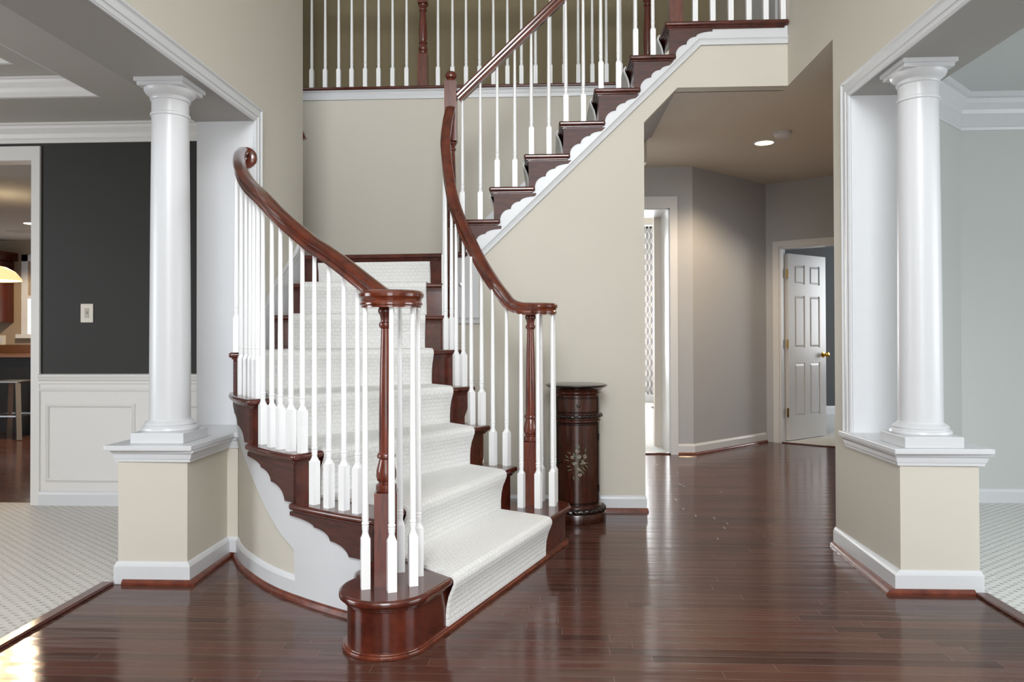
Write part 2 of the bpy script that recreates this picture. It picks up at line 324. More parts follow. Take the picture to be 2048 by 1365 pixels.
# baseboards
BBP = [(0, 0), (.013, 0), (.013, .078), (.009, .088), (.004, .096), (0, .098)]
SHP = [(.012, 0), (.03, 0), (.029, .008), (.024, .015), (.016, .019), (.012, .019)]
def base(path, name=None, shoe=True, side=1, z=0, h=1.0, parent=None):
    mb = MB().sweep([(p[0], p[1], z) for p in path], [(a*side, b*h) for a, b in BBP])
    o = struct(name or 'baseboard', mb, WHITE, parent)
    if shoe: obj('shoe_moulding', MB().sweep([(p[0], p[1], z) for p in path], [(a*side, b*1.15) for a, b in SHP]), SHOE, o)
    return o
bl = base([(XLo-.0, YP+.3), (XLo, YP), (XL, YP), (XL, 3.725), (-1.545, 3.725)], 'baseboard_left', shoe=False)
obj('shoe_moulding', MB().sweep([(XLo+.03, YP, 0), (XL, YP, 0), (XL, 3.725, 0), (-1.55, 3.725, 0)], [(a, b*1.15) for a, b in SHP]), SHOE, bl)
br = base([(XR+.3, 4.4), (XR, YE), (XR, YP), (XRo, YP), (XRo, YP+.3)], 'baseboard_right', shoe=False, side=-1) if 0 else base([(XRo, YP+.4), (XRo, YP), (XR, YP), (XR, YE), (1.60, 4.14)], 'baseboard_right', shoe=False, side=-1)
obj('shoe_moulding', MB().sweep([(XRo-.03, YP, 0), (XR, YP, 0), (XR, YE, 0), (1.60, 4.14, 0)], [(-a, b*1.15) for a, b in SHP]), SHOE, br)

# ------------------------------------------------------------------ columns
def column(x, y, label):
    t = thing('column', label, 'column', (x, y, .617), group='round white columns on the half walls')
    H = ZH-.617
    obj('plinth', MB().box(-.122, .122, -.122, .122, 0, .048), WHITE, t, bevel=.003)
    obj('column_base', MB().lathe([(.085, .046), (.118, .046), (.124, .056), (.121, .066), (.113, .070), (.110, .074), (.113, .080), (.108, .088), (.100, .092), (.0925, .098), (.0895, .104)], n=48), WHITE, t, smooth=True)
    sh = [(.0895, .10)]
    for i in range(1, 13):
        u = i/12; sh.append((.0895-.0085*u**1.6, .10+(H-.26)*u))
    zt = H-.16
    sh += [(.081, zt), (.086, zt+.003), (.0875, zt+.009), (.086, zt+.015), (.081, zt+.018), (.081, zt+.075)]
    obj('shaft', MB().lathe(sh, n=48), WHITE, t, smooth=True)
    z = zt+.075
    obj('capital', MB().lathe([(.078, z-.005), (.086, z), (.088, z+.006), (.086, z+.012), (.084, z+.016), (.090, z+.020), (.100, z+.026), (.108, z+.034), (.113, z+.044), (.113, z+.050), (.09, z+.051)], n=48), WHITE, t, smooth=True)
    z += .050
    obj('abacus', MB().box(-.105, .105, -.105, .105, z, z+.018).box(-.115, .115, -.115, .115, z+.017, H+.001), WHITE, t, bevel=.002)
    return t
column(-1.752, 3.45, 'round white column on the left half wall beside the staircase')
column(1.628, 3.40, 'round white column on the right half wall before the pale grey room')

# ------------------------------------------------------------------ dining room (left)
def holewall(x0, x1, y0, y1, z1, hx0, hx1, hz): return MB().box(x0, hx0, y0, y1, 0, z1).box(hx1, x1, y0, y1, 0, z1).box(hx0, hx1, y0, y1, hz, z1)
YD = 4.79; ZD = 2.478
DX0, DX1, DH = -4.35, -3.351, 2.249
struct('wall_dining', holewall(-6, XLo+.001, YD, 4.90, 2.9, DX0, DX1, DH), CHAR)
struct('wall_dining_far', MB().box(-6.1, -6, -2.6, 4.9, 0, 2.9), CHAR)
wn = MB().box(DX1+.057, XLo, YD-.008, YD+.001, 0, .75)
wn.box(-6, DX0-.057, YD-.008, YD+.001, 0, .75)
wsc = struct('trim_5', wn, WAINS)
def hmould(x0, x1, y, prof): return MB().prismx([(y-a, b) for a, b in prof], x0, x1)
struct('chair_rail', hmould(DX1+.057, XLo, YD, [(0, .745), (.014, .745), (.017, .757), (.012, .763), (.012, .790), (.018, .795), (.018, .810), (.026, .818), (.030, .832), (.036, .842), (.036, .852), (.02, .858), (0, .858)]), WAINS, wsc)
def frame(x0, x1, z0, z1, y, w=.022, d=.012):
    pr = [(0, 0), (w, 0), (w, d*.5), (w*.6, d), (w*.35, d*.7), (0, d*.35)]
    pth = [(x0, y, z0), (x0, y, z1), (x1, y, z1), (x1, y, z0)]; mb = MB(); n = len(pr); vs = []
    for (px, py, pz) in pth:
        sx = 1 if px == x0 else -1; sz = 1 if pz == z0 else -1
        for (a, b) in pr: vs.append((px+sx*a, py-b, pz+sz*a))
    fs = []
    for i in range(4):
        for j in range(n): fs.append((i*n+j, i*n+(j+1) % n, ((i+1) % 4)*n+(j+1) % n, ((i+1) % 4)*n+j))
    return mb.add(vs, fs)
struct('panel_moulding', frame(-3.255, -2.661, .157, .663, YD-.008), WAINS, wsc)
struct('panel_moulding', frame(-2.50, -1.96, .157, .663, YD-.008), WAINS, wsc)
base([(DX1+.057, YD-.008), (XLo, YD-.008)], 'baseboard_dining', shoe=False)['kind'] = 'structure'
def casing(xa, xb, h, y, d=.016, wd=.057, z0=0):
    return MB().prismy([(xa-wd, z0), (xa, z0), (xa, h), (xb, h), (xb, z0), (xb+wd, z0), (xb+wd, h+wd*1.6), (xa-wd, h+wd*1.6)], y-d, y+.001)
dd = struct('trim_6', casing(DX0, DX1, DH, YD), WAINS)
struct('jamb', MB().box(DX1-.001, DX1+.012, YD, 4.90, 0, DH).box(DX0-.012, DX0+.001, YD, 4.90, 0, DH).box(DX0, DX1, YD, 4.90, DH-.001, DH+.012), WAINS, dd)
# ceiling with a two-step tray
cl = MB()
T1 = (-5.2, -2.563, .6, 4.236); T2 = (-4.86, -2.905, .95, 3.998)
def ring(mb, o, i, z0, z1):
    mb.box(o[0], i[0], o[2], o[3], z0, z1).box(i[1], o[1], o[2], o[3], z0, z1).box(i[0], i[1], o[2], i[2], z0, z1).box(i[0], i[1], i[3], o[3], z0, z1)
ring(cl, (-6, XLo, -2.6, YD), T1, ZD, ZD+.11); ring(cl, T1, T2, ZD+.11, ZD+.22); cl.box(T2[0], T2[1], T2[2], T2[3], ZD+.22, ZD+.27)
struct('ceiling_dining', cl, CEIL)
CRN = [(0, 0), (.012, 0), (.014, .02), (.022, .03), (.03, .055), (.055, .085), (.062, .10), (.075, .104), (.075, .118), (0, .118)]
def crown(path, z, side=1, sc=1.0, closed=False): return MB().sweep([(p[0], p[1], z) for p in path], [(a*side*sc, b*sc) for a, b in CRN], closed=closed)
struct('trim_7', crown([(-6, YD), (XLo, YD)], 2.36), WAINS)
struct('trim_8', crown([(T1[0], T1[2]), (T1[0], T1[3]), (T1[1], T1[3]), (T1[1], T1[2])], ZD+.004, 1, .88, True), WAINS)
struct('trim_9', crown([(T2[0], T2[2]), (T2[0], T2[3]), (T2[1], T2[3]), (T2[1], T2[2])], ZD+.114, 1, .88, True), WAINS)
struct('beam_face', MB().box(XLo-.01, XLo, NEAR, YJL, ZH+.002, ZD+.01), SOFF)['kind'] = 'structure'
bpy.data.objects['beam_face'].name = 'trim_10'
# light switch
sw = thing('light_switch', 'almond dimmer switch plate on the charcoal dining room wall', 'light switch', (-2.984, YD, 1.19))
obj('wall_plate', MB().box(-.042, .042, -.006, 0, 0, .122), PLASTIC, sw, bevel=.004)
obj('slider', MB().box(-.014, .014, -.009, -.005, .03, .092).box(-.005, .005, -.014, -.008, .055, .072), mat('switch_grey', '#b9b2a8', .4), sw, bevel=.002)

# ------------------------------------------------------------------ kitchen beyond
struct('wall_kitchen', MB().box(-9, -3.0, 9.0, 9.1, 0, 2.7).box(-9.1, -9, 4.9, 9.1, 0, 2.7).box(-3.0, -2.72, 4.91, 9.1, 0, 2.7), TAN)
struct('ceiling_kitchen', MB().box(-9, -2.9, 4.91, 9.1, 2.275, 2.33), CEILW)
def downlight(x, y, z, rad, label):
    t = thing('ceiling_light', label, 'ceiling light', (x, y, z))
    obj('trim_ring', MB().lathe([(rad, 0), (rad*1.28, 0), (rad*1.28, -.004), (rad*1.0, -.008), (rad*.98, 0)], n=32, caps=False), WHITE, t, smooth=True)
    obj('lamp_lens', MB().lathe([(.001, -.006), (rad, -.006), (rad, 0), (.001, 0)], n=32), LAMPW, t)
    return t
downlight(-5.33, 7.6, 2.275, .07, 'small round ceiling light in the kitchen beyond the left doorway')
v = obj('air_vent', MB().box(-5.98, -5.5, 8.1, 8.3, 2.268, 2.275), CEIL, bevel=.002); tag(v, 'flat grey air vent in the kitchen ceiling', 'air vent')
kc = thing('wall_cabinet', 'dark cherry wall cabinet in the kitchen beyond the left doorway', 'cabinet', (-7.1, 8.68, 1.27))
obj('cabinet_body', MB().box(-.6, .57, 0, .32, 0, .75), KWOOD, kc, bevel=.004)
obj('cornice', MB().prismx([(0, .75), (-.03, .78), (-.06, .83), (-.06, .85), (.32, .85), (.32, .75)], -.66, .62), KWOOD, kc)
obj('cabinet_door', MB().box(.06, .56, -.02, 0, .02, .73), KWOOD, kc, bevel=.006)
pl = thing('pendant_lamp', 'glowing cream glass pendant lamp over the kitchen counter', 'lamp', (-4.55, 6.0, 1.56))
obj('lamp_shade', MB().lathe([(.215, 0), (.205, .02), (.16, .07), (.10, .105), (.04, .12), (.04, .125), (.11, .11), (.17, .075), (.212, .022), (.220, 0), (.215, 0)], n=40, caps=False), LAMPS, pl, smooth=True)
obj('lamp_rod', MB().lathe([(.012, .12), (.012, .715)], n=10), BLACKM, pl)
wk = struct('window_1', MB().box(-6.33, -5.5, 8.985, 8.995, 1.13, 2.02), PANE)
struct('window_frame', MB().box(-6.41, -6.33, 8.96, 8.999, 1.12, 2.1).box(-6.41, -5.4, 8.96, 8.999, 2.02, 2.1).box(-6.46, -5.4, 8.93, 8.999, 1.08, 1.13).box(-6.42, -5.5, 8.97, 8.99, 1.56, 1.60), WHITE, wk)
struct('window_blind', MB().box(-6.33, -5.5, 8.975, 8.983, 1.58, 2.02), TAN, wk)
ol = thing('wall_outlet', 'double outlet plate on the tan kitchen wall above the counter', 'outlet', (-6.72, 9.0, .985))
obj('wall_plate', MB().box(-.09, .09, -.008, 0, 0, .13), PLASTIC, ol, bevel=.004); [obj('socket', MB().box(a_, a_+.035, -.011, -.006, .03, .1), WHITE, ol) for a_ in (-.055, .02)]
kb = thing('kitchen_counter', 'dark kitchen counter with a granite splashback and bright edge', 'counter', (-7, 8.3, 0))
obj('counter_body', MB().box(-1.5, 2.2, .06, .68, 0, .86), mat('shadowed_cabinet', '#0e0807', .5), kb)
obj('worktop', MB().box(-1.55, 2.25, 0, .69, .86, .90), GRAN, kb, bevel=.006); obj('splashback', MB().box(-1.5, 2.2, .67, .69, .90, 1.0), GRAN, kb)
st = thing('bar_stool', 'silver metal bar stool in front of the dark kitchen counter', 'stool', (-5.80, 8.0, 0))
obj('seat', MB().box(-.16, .16, -.16, .16, .60, .625), STEEL, st, bevel=.01)
for sx in (-1, 1):
    for sy in (-1, 1): obj('leg', MB().sweep([(sx*.14, sy*.14, .60), (sx*.2, sy*.2, 0)], [(-.024, -.024), (.024, -.024), (.024, .024), (-.024, .024)]), STEEL, st)
obj('footrest', MB().sweep([(-.175, -.175, .25), (.175, -.175, .25), (.175, .175, .25), (-.175, .175, .25)], [(-.008, -.008), (.008, -.008), (.008, .008), (-.008, .008)], closed=True), STEEL, st)

# ------------------------------------------------------------------ living room (right)
struct('ceiling_living', MB().box(XR+.121, 5.6, -2.6, 5.1, 2.652, 2.70), CEILW)
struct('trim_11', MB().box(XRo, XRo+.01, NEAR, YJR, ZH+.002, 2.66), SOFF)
def bigcrown(path, z, side): return MB().sweep([(p[0], p[1], z) for p in path], [(a*side, b) for a, b in [(0, 0), (.010, 0), (.013, .018), (.010, .024), (.010, .10), (.016, .105), (.022, .13), (.05, .165), (.062, .19), (.085, .195), (.085, .228), (0, .228)]])
struct('trim_12', bigcrown([(XRo+.012, YJR+.03), (XRo+.012, 4.209), (2.69, 5.066), (5.5, 5.066)], 2.425, 1), WHITE)
base([(XRo+.012, YJR+.03), (XRo+.012, 4.209), (2.69, 5.066), (5.5, 5.066)], 'baseboard_living', shoe=False, side=1)

# ------------------------------------------------------------------ stair hall: face wall, back wall, ceilings, upper floor
LZ = lambda x: 2.90+.955*(x-.962)          # lower edge of the white stringer
def clampz(x): return min(LZ(x), 2.90)
# wall under the upper flight (plane Y = YS)
struct('wall_back', MB().prismy([(-.60, 0), (.608, 0), (.608, 2.43), (.817, ZC), (XR, ZC), (XR, 3.02), (.90, 3.02), (-.50, 1.60), (-.60, 1.60)], YS, YS+.10)
       .box(.508, .608, YS+.1, YB, 0, 2.42), BEIGE)
struct('wall_stairwell', MB().box(-2.72, .608, YB, YB+.10, 0, 2.43).box(-2.72, .77, YB, YB+.10, 2.43, 3.02).box(-2.84, -2.72, 4.9, 7.0, 0, ZTOP), BEIGE)
struct('ceiling_stairs', MB().prismy([(.508, 2.33), (.608, 2.43), (.817, ZC), (.817, ZC+.05), (.508, 2.43)], YS+.1, YB), GREY)
struct('ceiling_hall', MB().prism([(.817, YS+.09), (XR+.12, YS+.09), (XR+.12, 4.17), (2.6, 5.2), (4.2, 5.2), (4.2, 8.3), (-1, 8.3), (-1, YB+.1), (.817, YB+.1)], ZC, ZC+.06).box(-2.72, -1, YB+.1, 7, ZC, ZC+.06), HALLC)
struct('floor_upstairs', MB().box(.79, 1.496, YS+.03, 7.0, 2.95, 3.034).box(-2.72, .79, YB+.02, 7.0, 2.95, 3.034), CARP)
struct('wall_upstairs', MB().box(-2.84, 1.6, 6.75, 6.85, 3.0, ZTOP), OLIVE)
struct('ceiling_foyer', MB().box(-2.9, 1.7, -2.6, 7.0, ZTOP, ZTOP+.1), CEILW)
for x in (-1.95, .585):
    ou = obj('wall_outlet', MB().box(x-.06, x+.06, 6.742, 6.75, 3.22, 3.34), PLASTIC, bevel=.003)
    tag(ou, 'dim white outlet low on the olive upstairs wall behind the '+('leftmost balusters' if x < 0 else 'top of the staircase'), 'outlet')
# door upstairs in the right wall
d2 = struct('door_2', MB().box(XR-.006, XR-.001, 5.05, 5.60, 3.04, 4.95), WHITE)
struct('door_casing', MB().prismx([(4.96, 3.035), (5.05, 3.035), (5.05, 4.95), (5.60, 4.95), (5.60, 3.035), (5.69, 3.035), (5.69, 5.04), (4.96, 5.04)], XR-.018, XR), WHITE, d2)
obj('door_knob', MB().lathe([(.001, 0), (.02, .004), (.024, .015), (.02, .026), (.008, .03), (.008, .05)], n=16), BRASS, d2).matrix_basis = Matrix.Translation((XR-.055, 5.5, 3.95)) @ Matrix.Rotation(PI/2, 4, 'Y')

# ------------------------------------------------------------------ hall behind (grey walls)
HA, HB = (1.335, 7.03), (2.245, 7.90)
FX0, FX1, FH = -.6, 1.126, 2.262
struct('wall_hall', MB().box(-1.0, -.9, YB+.1, 7.03, 0, ZC).box(FX1, HA[0], 7.03, 7.50, 0, ZC).box(-1, FX0, 7.03, 7.5, 0, ZC).box(FX0, FX1, 7.03, 7.50, FH, ZC)
       .prism([HA, HB, (HB[0]-.02, HB[1]+.12), (HA[0], HA[1]+.2)], 0, ZC), GREY)
fo = struct('trim_13', casing(FX0, FX1, FH, 7.03, .018, .068), WHITE)
struct('jamb', MB().box(FX1-.012, FX1+.001, 7.03, 7.51, 0, FH).box(FX0, FX1, 7.03, 7.51, FH-.01, FH+.001), WHITE, fo)
base([(FX1+.068, 7.03), HA, (HB[0]-.02, HB[1]-.02)], 'baseboard_hall', shoe=True)
struct('threshold', MB().box(FX0, FX1, 7.03, 7.07, 0, .012), CHERRY, fo)
# wall 3 with the open six-panel door
dv = Vector((.80, -.60)).normalized(); nv = Vector((-dv.y, dv.x))   # nv points away, into the far room
def w3(u, d): p = Vector(HB)+dv*u+nv*d; return (p.x, p.y)
OU0, OU1, OH = .135, .86, 1.985
struct('wall_hall_right', MB().prism([w3(0, 0), w3(OU0, 0), w3(OU0, .12), w3(0, .12)], 0, ZC).prism([w3(OU1, 0), w3(2.2, 0), w3(2.2, .12), w3(OU1, .12)], 0, ZC).prism([w3(OU0, 0), w3(OU1, 0), w3(OU1, .12), w3(OU0, .12)], OH, ZC).box(4.2, 4.3, 5.2, 8.3, 0, ZC), GREY)
d1 = thing('door_1', 'x', 'x'); del d1['label']; del d1['category']; d1['kind'] = 'structure'
cs = .06
mb = MB()
for a, b, z0, z1 in [(OU0-cs, OU0, 0, OH+cs), (OU1, OU1+cs, 0, OH+cs), (OU0, OU1, OH, OH+cs)]:
    mb.prism([w3(a, -.016), w3(b, -.016), w3(b, 0), w3(a, 0)], z0, z1)
struct('door_casing', mb, WHITE, d1)
mb = MB().prism([w3(OU0, -.004), w3(OU0+.018, -.004), w3(OU0+.018, .12), w3(OU0, .12)], 0, OH).prism([w3(OU0, -.004), w3(OU1, -.004), w3(OU1, .12), w3(OU0, .12)], OH-.018, OH)
struct('jamb', mb, WHITE, d1)
hp = Vector(w3(OU0+.03, .125)); fa = Vector((2.86, 8.235)); dl = (fa-hp); dl.normalize(); dn = Vector((dl.y, -dl.x))     # leaf from hinge to free edge; dn faces the hall
LW, LH = .69, 1.93
def lf(u, d): p = hp+dl*u+dn*d; return (p.x, p.y)
mb = MB().prism([lf(0, -.018), lf(LW, -.018), lf(LW, .010), lf(0, .010)], .012, LH)
leaf = struct('door_leaf', mb, WHITE, d1, bevel=.002)
def lbox(u0, u1, z0, z1, d0, d1_): return MB().prism([lf(u0, d0), lf(u1, d0), lf(u1, d1_), lf(u0, d1_)], z0, z1)
stl = MB()
cols_ = [(.115, .30), (.39, .575)]; rows_ = [(.22, .83), (1.03, 1.49), (1.62, 1.83)]
rows_ = [(.25, .80), (.96, 1.50), (1.62, 1.82)]
stl = MB()
for (u0, u1, z0, z1) in [(0, .115, .012, LH), (.575, LW, .012, LH), (.30, .39, .25, .80), (.30, .39, .96, 1.50), (.30, .39, 1.62, 1.82), (.115, .575, .012, .25), (.115, .575, .80, .96), (.115, .575, 1.50, 1.62), (.115, .575, 1.82, LH)]:
    stl.prism([lf(u0, .008), lf(u1, .008), lf(u1, .018), lf(u0, .018)], z0, z1)
obj('stile_and_rail', stl, WHITE, leaf)
for (u0, u1) in cols_:
    for (z0, z1) in rows_:
        q = MB(); g = .028
        a = [lf(u0+.008, .010)+(z0+.008,), lf(u1-.008, .010)+(z0+.008,), lf(u1-.008, .010)+(z1-.008,), lf(u0+.008, .010)+(z1-.008,)]
        b = [lf(u0+g, .017)+(z0+g,), lf(u1-g, .017)+(z0+g,), lf(u1-g, .017)+(z1-g,), lf(u0+g, .017)+(z1-g,)]
        q.add(a+b, [(4, 5, 6, 7), (0, 1, 5, 4), (1, 2, 6, 5), (2, 3, 7, 6), (3, 0, 4, 7), (0, 3, 2, 1)]); obj('raised_panel', q, WHITE, leaf)
kp = lf(LW-.055, .018); kn = obj('door_knob', MB().lathe([(.03, 0), (.03, .004), (.012, .008), (.011, .03), (.024, .036), (.029, .05), (.024, .062), (.001, .066)], n=24), BRASS, d1, smooth=True)
ka = math.atan2(dn.y, dn.x); kn.matrix_basis = Matrix.Translation((kp[0], kp[1], .88)) @ Matrix.Rotation(ka, 4, 'Z') @ Matrix.Rotation(PI/2, 4, 'Y')
for z in (.30, 1.0, 1.72):
    hq = MB().lathe([(.007, z-.045), (.007, z+.045)], *lf(-.008, .014), n=10); hq.prism([lf(-.03, .016), lf(0, .016), lf(0, .02), lf(-.03, .02)], z-.045, z+.045)
    obj('hinge', hq, BRASS, d1)
mb = MB().prism([w3(OU0-.02, .0), w3(OU1, .0), w3(OU1, .03), w3(OU0-.02, .03)], 0, .01); obj('threshold', mb, CHERRY, d1)
# far rooms
struct('wall_bedroom', MB().box(2.2, 7, 10.6, 10.7, 0, 2.7).box(7, 7.1, 6.9, 10.7, 0, 2.7).prism([w3(0, .13), w3(.03, .13), (2.33, 10.6), (2.2, 10.6)], 0, 2.7), mat('slate_wall_paint', '#47484a', .65))
struct('ceiling_bedroom', MB().box(2.2, 7, 8.31, 10.7, ZC, ZC+.05).box(4.21, 7, 6.5, 8.31, ZC, ZC+.05), CEILW)
base([(2.3, 10.6), (7, 10.6)], 'baseboard_bedroom', shoe=False, h=1.2)
struct('wall_family', MB().box(1.05, 1.14, 7.5, 7.6, 0, 3.3).prism([(1.9, 12.4), (2.02, 12.4), (2.02, 7.9), (1.9, 7.9)], 0, 3.3).box(-2.5, -2.4, 7.1, 12.4, 0, 3.3).box(-2.5, -.4, 12.4, 12.5, 0, 3.3).box(1.80, 2.0, 12.4, 12.5, 0, 3.3).box(-.4, 1.8, 12.4, 12.5, 2.9, 3.3).box(-.4, 1.8, 12.4, 12.5, 0, .15), mat('family_room_paint', '#cdc5ba', .65))
struct('ceiling_family', MB().box(-2.5, 2.1, 7.5, 12.5, 3.3, 3.35), CEILW)
base([(-2.4, 12.4), (1.9, 12.4)], 'baseboard_family', shoe=False, h=1.2)
wf = struct('window_2', MB().box(-.4, 1.75, 12.44, 12.45, .15, 2.3), PANE)
struct('window_frame', MB().box(1.75, 1.82, 12.36, 12.46, .10, 2.36).box(-.4, 1.82, 12.36, 12.46, 2.3, 2.37).box(-.4, 1.82, 12.36, 12.46, .10, .16).box(.6, .66, 12.4, 12.46, .15, 2.3), WHITE, wf)
# curtain: folded cloth with a trellis pattern
CM = bpy.data.materials.new('trellis_curtain_cloth'); CM.use_nodes = True; N = CM.node_tree.nodes; L = CM.node_tree.links; b = N['Principled BSDF']; b.inputs['Roughness'].default_value = .9
tc = N.new('ShaderNodeTexCoord'); sx = N.new('ShaderNodeSeparateXYZ'); L.new(tc.outputs['UV'], sx.inputs[0])
def mth(op, a, b_=None, v=None):
    n = N.new('ShaderNodeMath'); n.operation = op; L.new(a, n.inputs[0])
    if b_ is not None: L.new(b_, n.inputs[1])
    elif v is not None: n.inputs[1].default_value = v
    return n.outputs[0]
u_ = mth('MULTIPLY', sx.outputs[0], v=2*PI/.11); v_ = mth('MULTIPLY', sx.outputs[1], v=2*PI/.17)
fld = mth('ABSOLUTE', mth('ADD', mth('COSINE', u_), mth('COSINE', v_)))
ms = mth('LESS_THAN', fld, v=.34)
mx = N.new('ShaderNodeMix'); mx.data_type = 'RGBA'; mx.inputs['A'].default_value = srgb('#a5a2a6'); mx.inputs['B'].default_value = srgb('#e8e4de'); L.new(ms, mx.inputs['Factor']); L.new(mx.outputs['Result'], b.inputs['Base Color'])
mb = MB(); nx, nz = 40, 2; vs = []; uvs = []
for j in range(nz+1):
    for i in range(nx+1):
        u = i/nx; vs.append((1.42+.285*u, 12.26+.02*math.sin(u*5*2*PI), .14+(2.84-.14)*j/nz)); uvs.append((u*.5, 2.7*j/nz))
mb.add(vs, [(j*(nx+1)+i, j*(nx+1)+i+1, (j+1)*(nx+1)+i+1, (j+1)*(nx+1)+i) for j in range(nz) for i in range(nx)])
cu = obj('curtain', mb, CM, smooth=True, fix=False, ang=180); ul = cu.data.uv_layers.new(name='UVMap')
for lp in cu.data.loops: ul.data[lp.index].uv = uvs[lp.vertex_index]
so = cu.modifiers.new('cloth_thickness', 'SOLIDIFY'); so.thickness = .004
tag(cu, 'long grey and white trellis-patterned curtain in the far bright room', 'curtain')
cr_ = thing('curtain_rod', 'black curtain rod with a finial above the trellis-patterned curtain', 'curtain rod', (1.0, 12.26, 2.83))
rod = obj('rod', MB().lathe([(.012, -.6), (.012, .70)], n=12), BLACKM, cr_); rod.rotation_euler = (0, PI/2, 0)
fn = obj('finial', MB().lathe([(.012, 0), (.02, .01), (.012, .02), (.03, .035), (.034, .05), (.03, .065), (.001, .08)], n=16), BLACKM, cr_, smooth=True); fn.rotation_euler = (0, PI/2, 0); fn.location = (.70, 0, 0)
obj('bracket', MB().box(.60, .62, 0, .14, -.012, .012).box(.59, .63, .125, .14, -.05, .03), BLACKM, cr_)
fv = thing('floor_vent', 'bronze floor vent in the carpet of the far bright room', 'vent', (1.62, 11.45, .005))
obj('vent_frame', MB().box(-.07, .07, -.16, .16, 0, .006), VENTM, fv, bevel=.002)
for i in range(5): obj('slat', MB().box(-.055, .055, -.14+.06*i, -.12+.06*i, .006, .009), BLACKM, fv)
# hall ceiling fittings
downlight(1.745, 6.17, ZC, .072, 'bright recessed ceiling light in the hall beyond the staircase')
hl = bpy.data.lights.new('hall_lamp', 'SPOT'); hl.energy = 80; hl.color = (1, .76, .48); hl.spot_size = math.radians(146); hl.spot_blend = .45; hl.shadow_soft_size = .07
ho = bpy.data.objects.new('hall_lamp', hl); C.objects.link(ho); ho.location = (1.745, 6.17, ZC-.02)
kl = bpy.data.lights.new('kitchen_lamp', 'SPOT'); kl.energy = 120; kl.color = (1, .78, .52); kl.spot_size = math.radians(160); kl.shadow_soft_size = .07
ko = bpy.data.objects.new('kitchen_lamp', kl); C.objects.link(ko); ko.location = (-5.33, 7.6, 2.25)
pl_ = bpy.data.lights.new('pendant_bulb', 'POINT'); pl_.energy = 14; pl_.color = (1, .75, .45); pl_.shadow_soft_size = .05
po = bpy.data.objects.new('pendant_bulb', pl_); C.objects.link(po); po.location = (-4.56, 6.0, 1.60)
sm = thing('smoke_detector', 'round white smoke detector on the hall ceiling beside the recessed light', 'smoke detector', (1.80, 5.88, ZC))
obj('mounting_plate', MB().lathe([(.001, 0), (.066, 0), (.066, -.010), (.001, -.010)], n=32), WHITE, sm, smooth=True)
obj('detector_body', MB().lathe([(.060, -.009), (.060, -.02), (.05, -.034), (.03, -.038), (.001, -.038)], n=32), WHITE, sm, smooth=True)

# ------------------------------------------------------------------ STAIRCASE
O = {2: (-.645, 2.83), 3: (-1.041, 3.074), 4: (-1.35, 3.358), 5: (-1.61, 3.765), 6: (XL, 4.28), 7: (XL, 4.59), 8: (XL, 4.875)}
I = {2: (-.158, 4.017), 3: (-.309, 4.127), 4: (-.403, 4.261), 5: (-.495, 4.40), 6: (-.555, 4.53), 7: (-.585, 4.66), 8: (-.60, 4.80)}
CO = cat([(-.48, 2.745), O[2], (-.845, 2.943), O[3], (-1.205, 3.205), O[4], (-1.495, 3.545), O[5], (-1.66, 3.95), (-1.675, 4.10)], 10)
CI = cat([(.0, 3.93), I[2], I[3], I[4], I[5], I[6], I[7], I[8], (-.60, 4.86)], 8)
def arclen(P):
    a = [0]
    for i in range(1, len(P)): a.append(a[-1]+(Vector(P[i])-Vector(P[i-1])).length)
    return a
class Curve:
    def __init__(s, P): s.P = [Vector(p[:2]) for p in P]; s.A = arclen(s.P); s.L = s.A[-1]
    def at(s, t):
        t = max(0, min(s.L, t))
        for i in range(1, len(s.A)):
            if t <= s.A[i]+1e-9:
                u = (t-s.A[i-1])/(s.A[i]-s.A[i-1]); return s.P[i-1].lerp(s.P[i], u)
        return s.P[-1]
    def near(s, p):
        p = Vector(p); best = (1e9, 0)
        for i in range(len(s.P)-1):
            a, b = s.P[i], s.P[i+1]; d = b-a; u = max(0, min(1, (p-a).dot(d)/max(1e-9, d.dot(d)))); q = (a+d*u-p).length
            if q < best[0]: best = (q, s.A[i]+u*(s.A[i+1]-s.A[i]))
        return best[1]
    def dist(s, p): return (s.at(s.near(p))-Vector(p)).length
    def seg(s, a, b, step=.03): n = max(1, int((b-a)/step)); return [s.at(a+(b-a)*i/n) for i in range(n+1)]
KO, KI = Curve(CO), Curve(CI)
KW = Curve(offs(CO, -.035))                  # face of the curved wall under the outer ends
KWI = Curve(offs(CI, .035))
sO = {n: KO.near(O[n]) for n in (2, 3, 4, 5)}; sI = {n: KI.near(I[n]) for n in range(2, 9)}
# which side is inside?  (outer curve runs from the front to the back wall; stairs lie on its right)
stair = thing('staircase', 'curved cherry wood staircase with white scalloped stringer rising to the upper floor', 'staircase')
EXT = .045
def tread_poly(n):
    if n < 5: out = KO.seg(sO[n], sO[n+1]+EXT)
    elif n == 5: out = KO.seg(sO[5], KO.near((-1.675, 4.10)))[:-1]+[Vector((-1.64, YJL-.014)), Vector((XL+.001, YJL-.014)), Vector((XL+.001, 4.325))]
    elif n in (6, 7): out = [Vector((XL+.001, O[n][1])), Vector((XL+.001, O[n+1][1]+EXT))]
    inn = KI.seg(sI[n], sI[n+1]+EXT)
    return ccw(out+inn[::-1])
def tread(poly, z, insetok=True, par=stair):
    mb = MB().prism(poly, z-.028, z); o = obj('tread', mb, CHERRY, par, bevel=.011, seg=3, smooth=True, ang=60)
    q = offpoly(poly, .014); q2 = offpoly(poly, .022)
    mc = MB().prism(q, z-.036, z-.027).prism(q2, z-.046, z-.035)
    obj('cove_moulding', mc, CHERRY, o, bevel=.003); return o
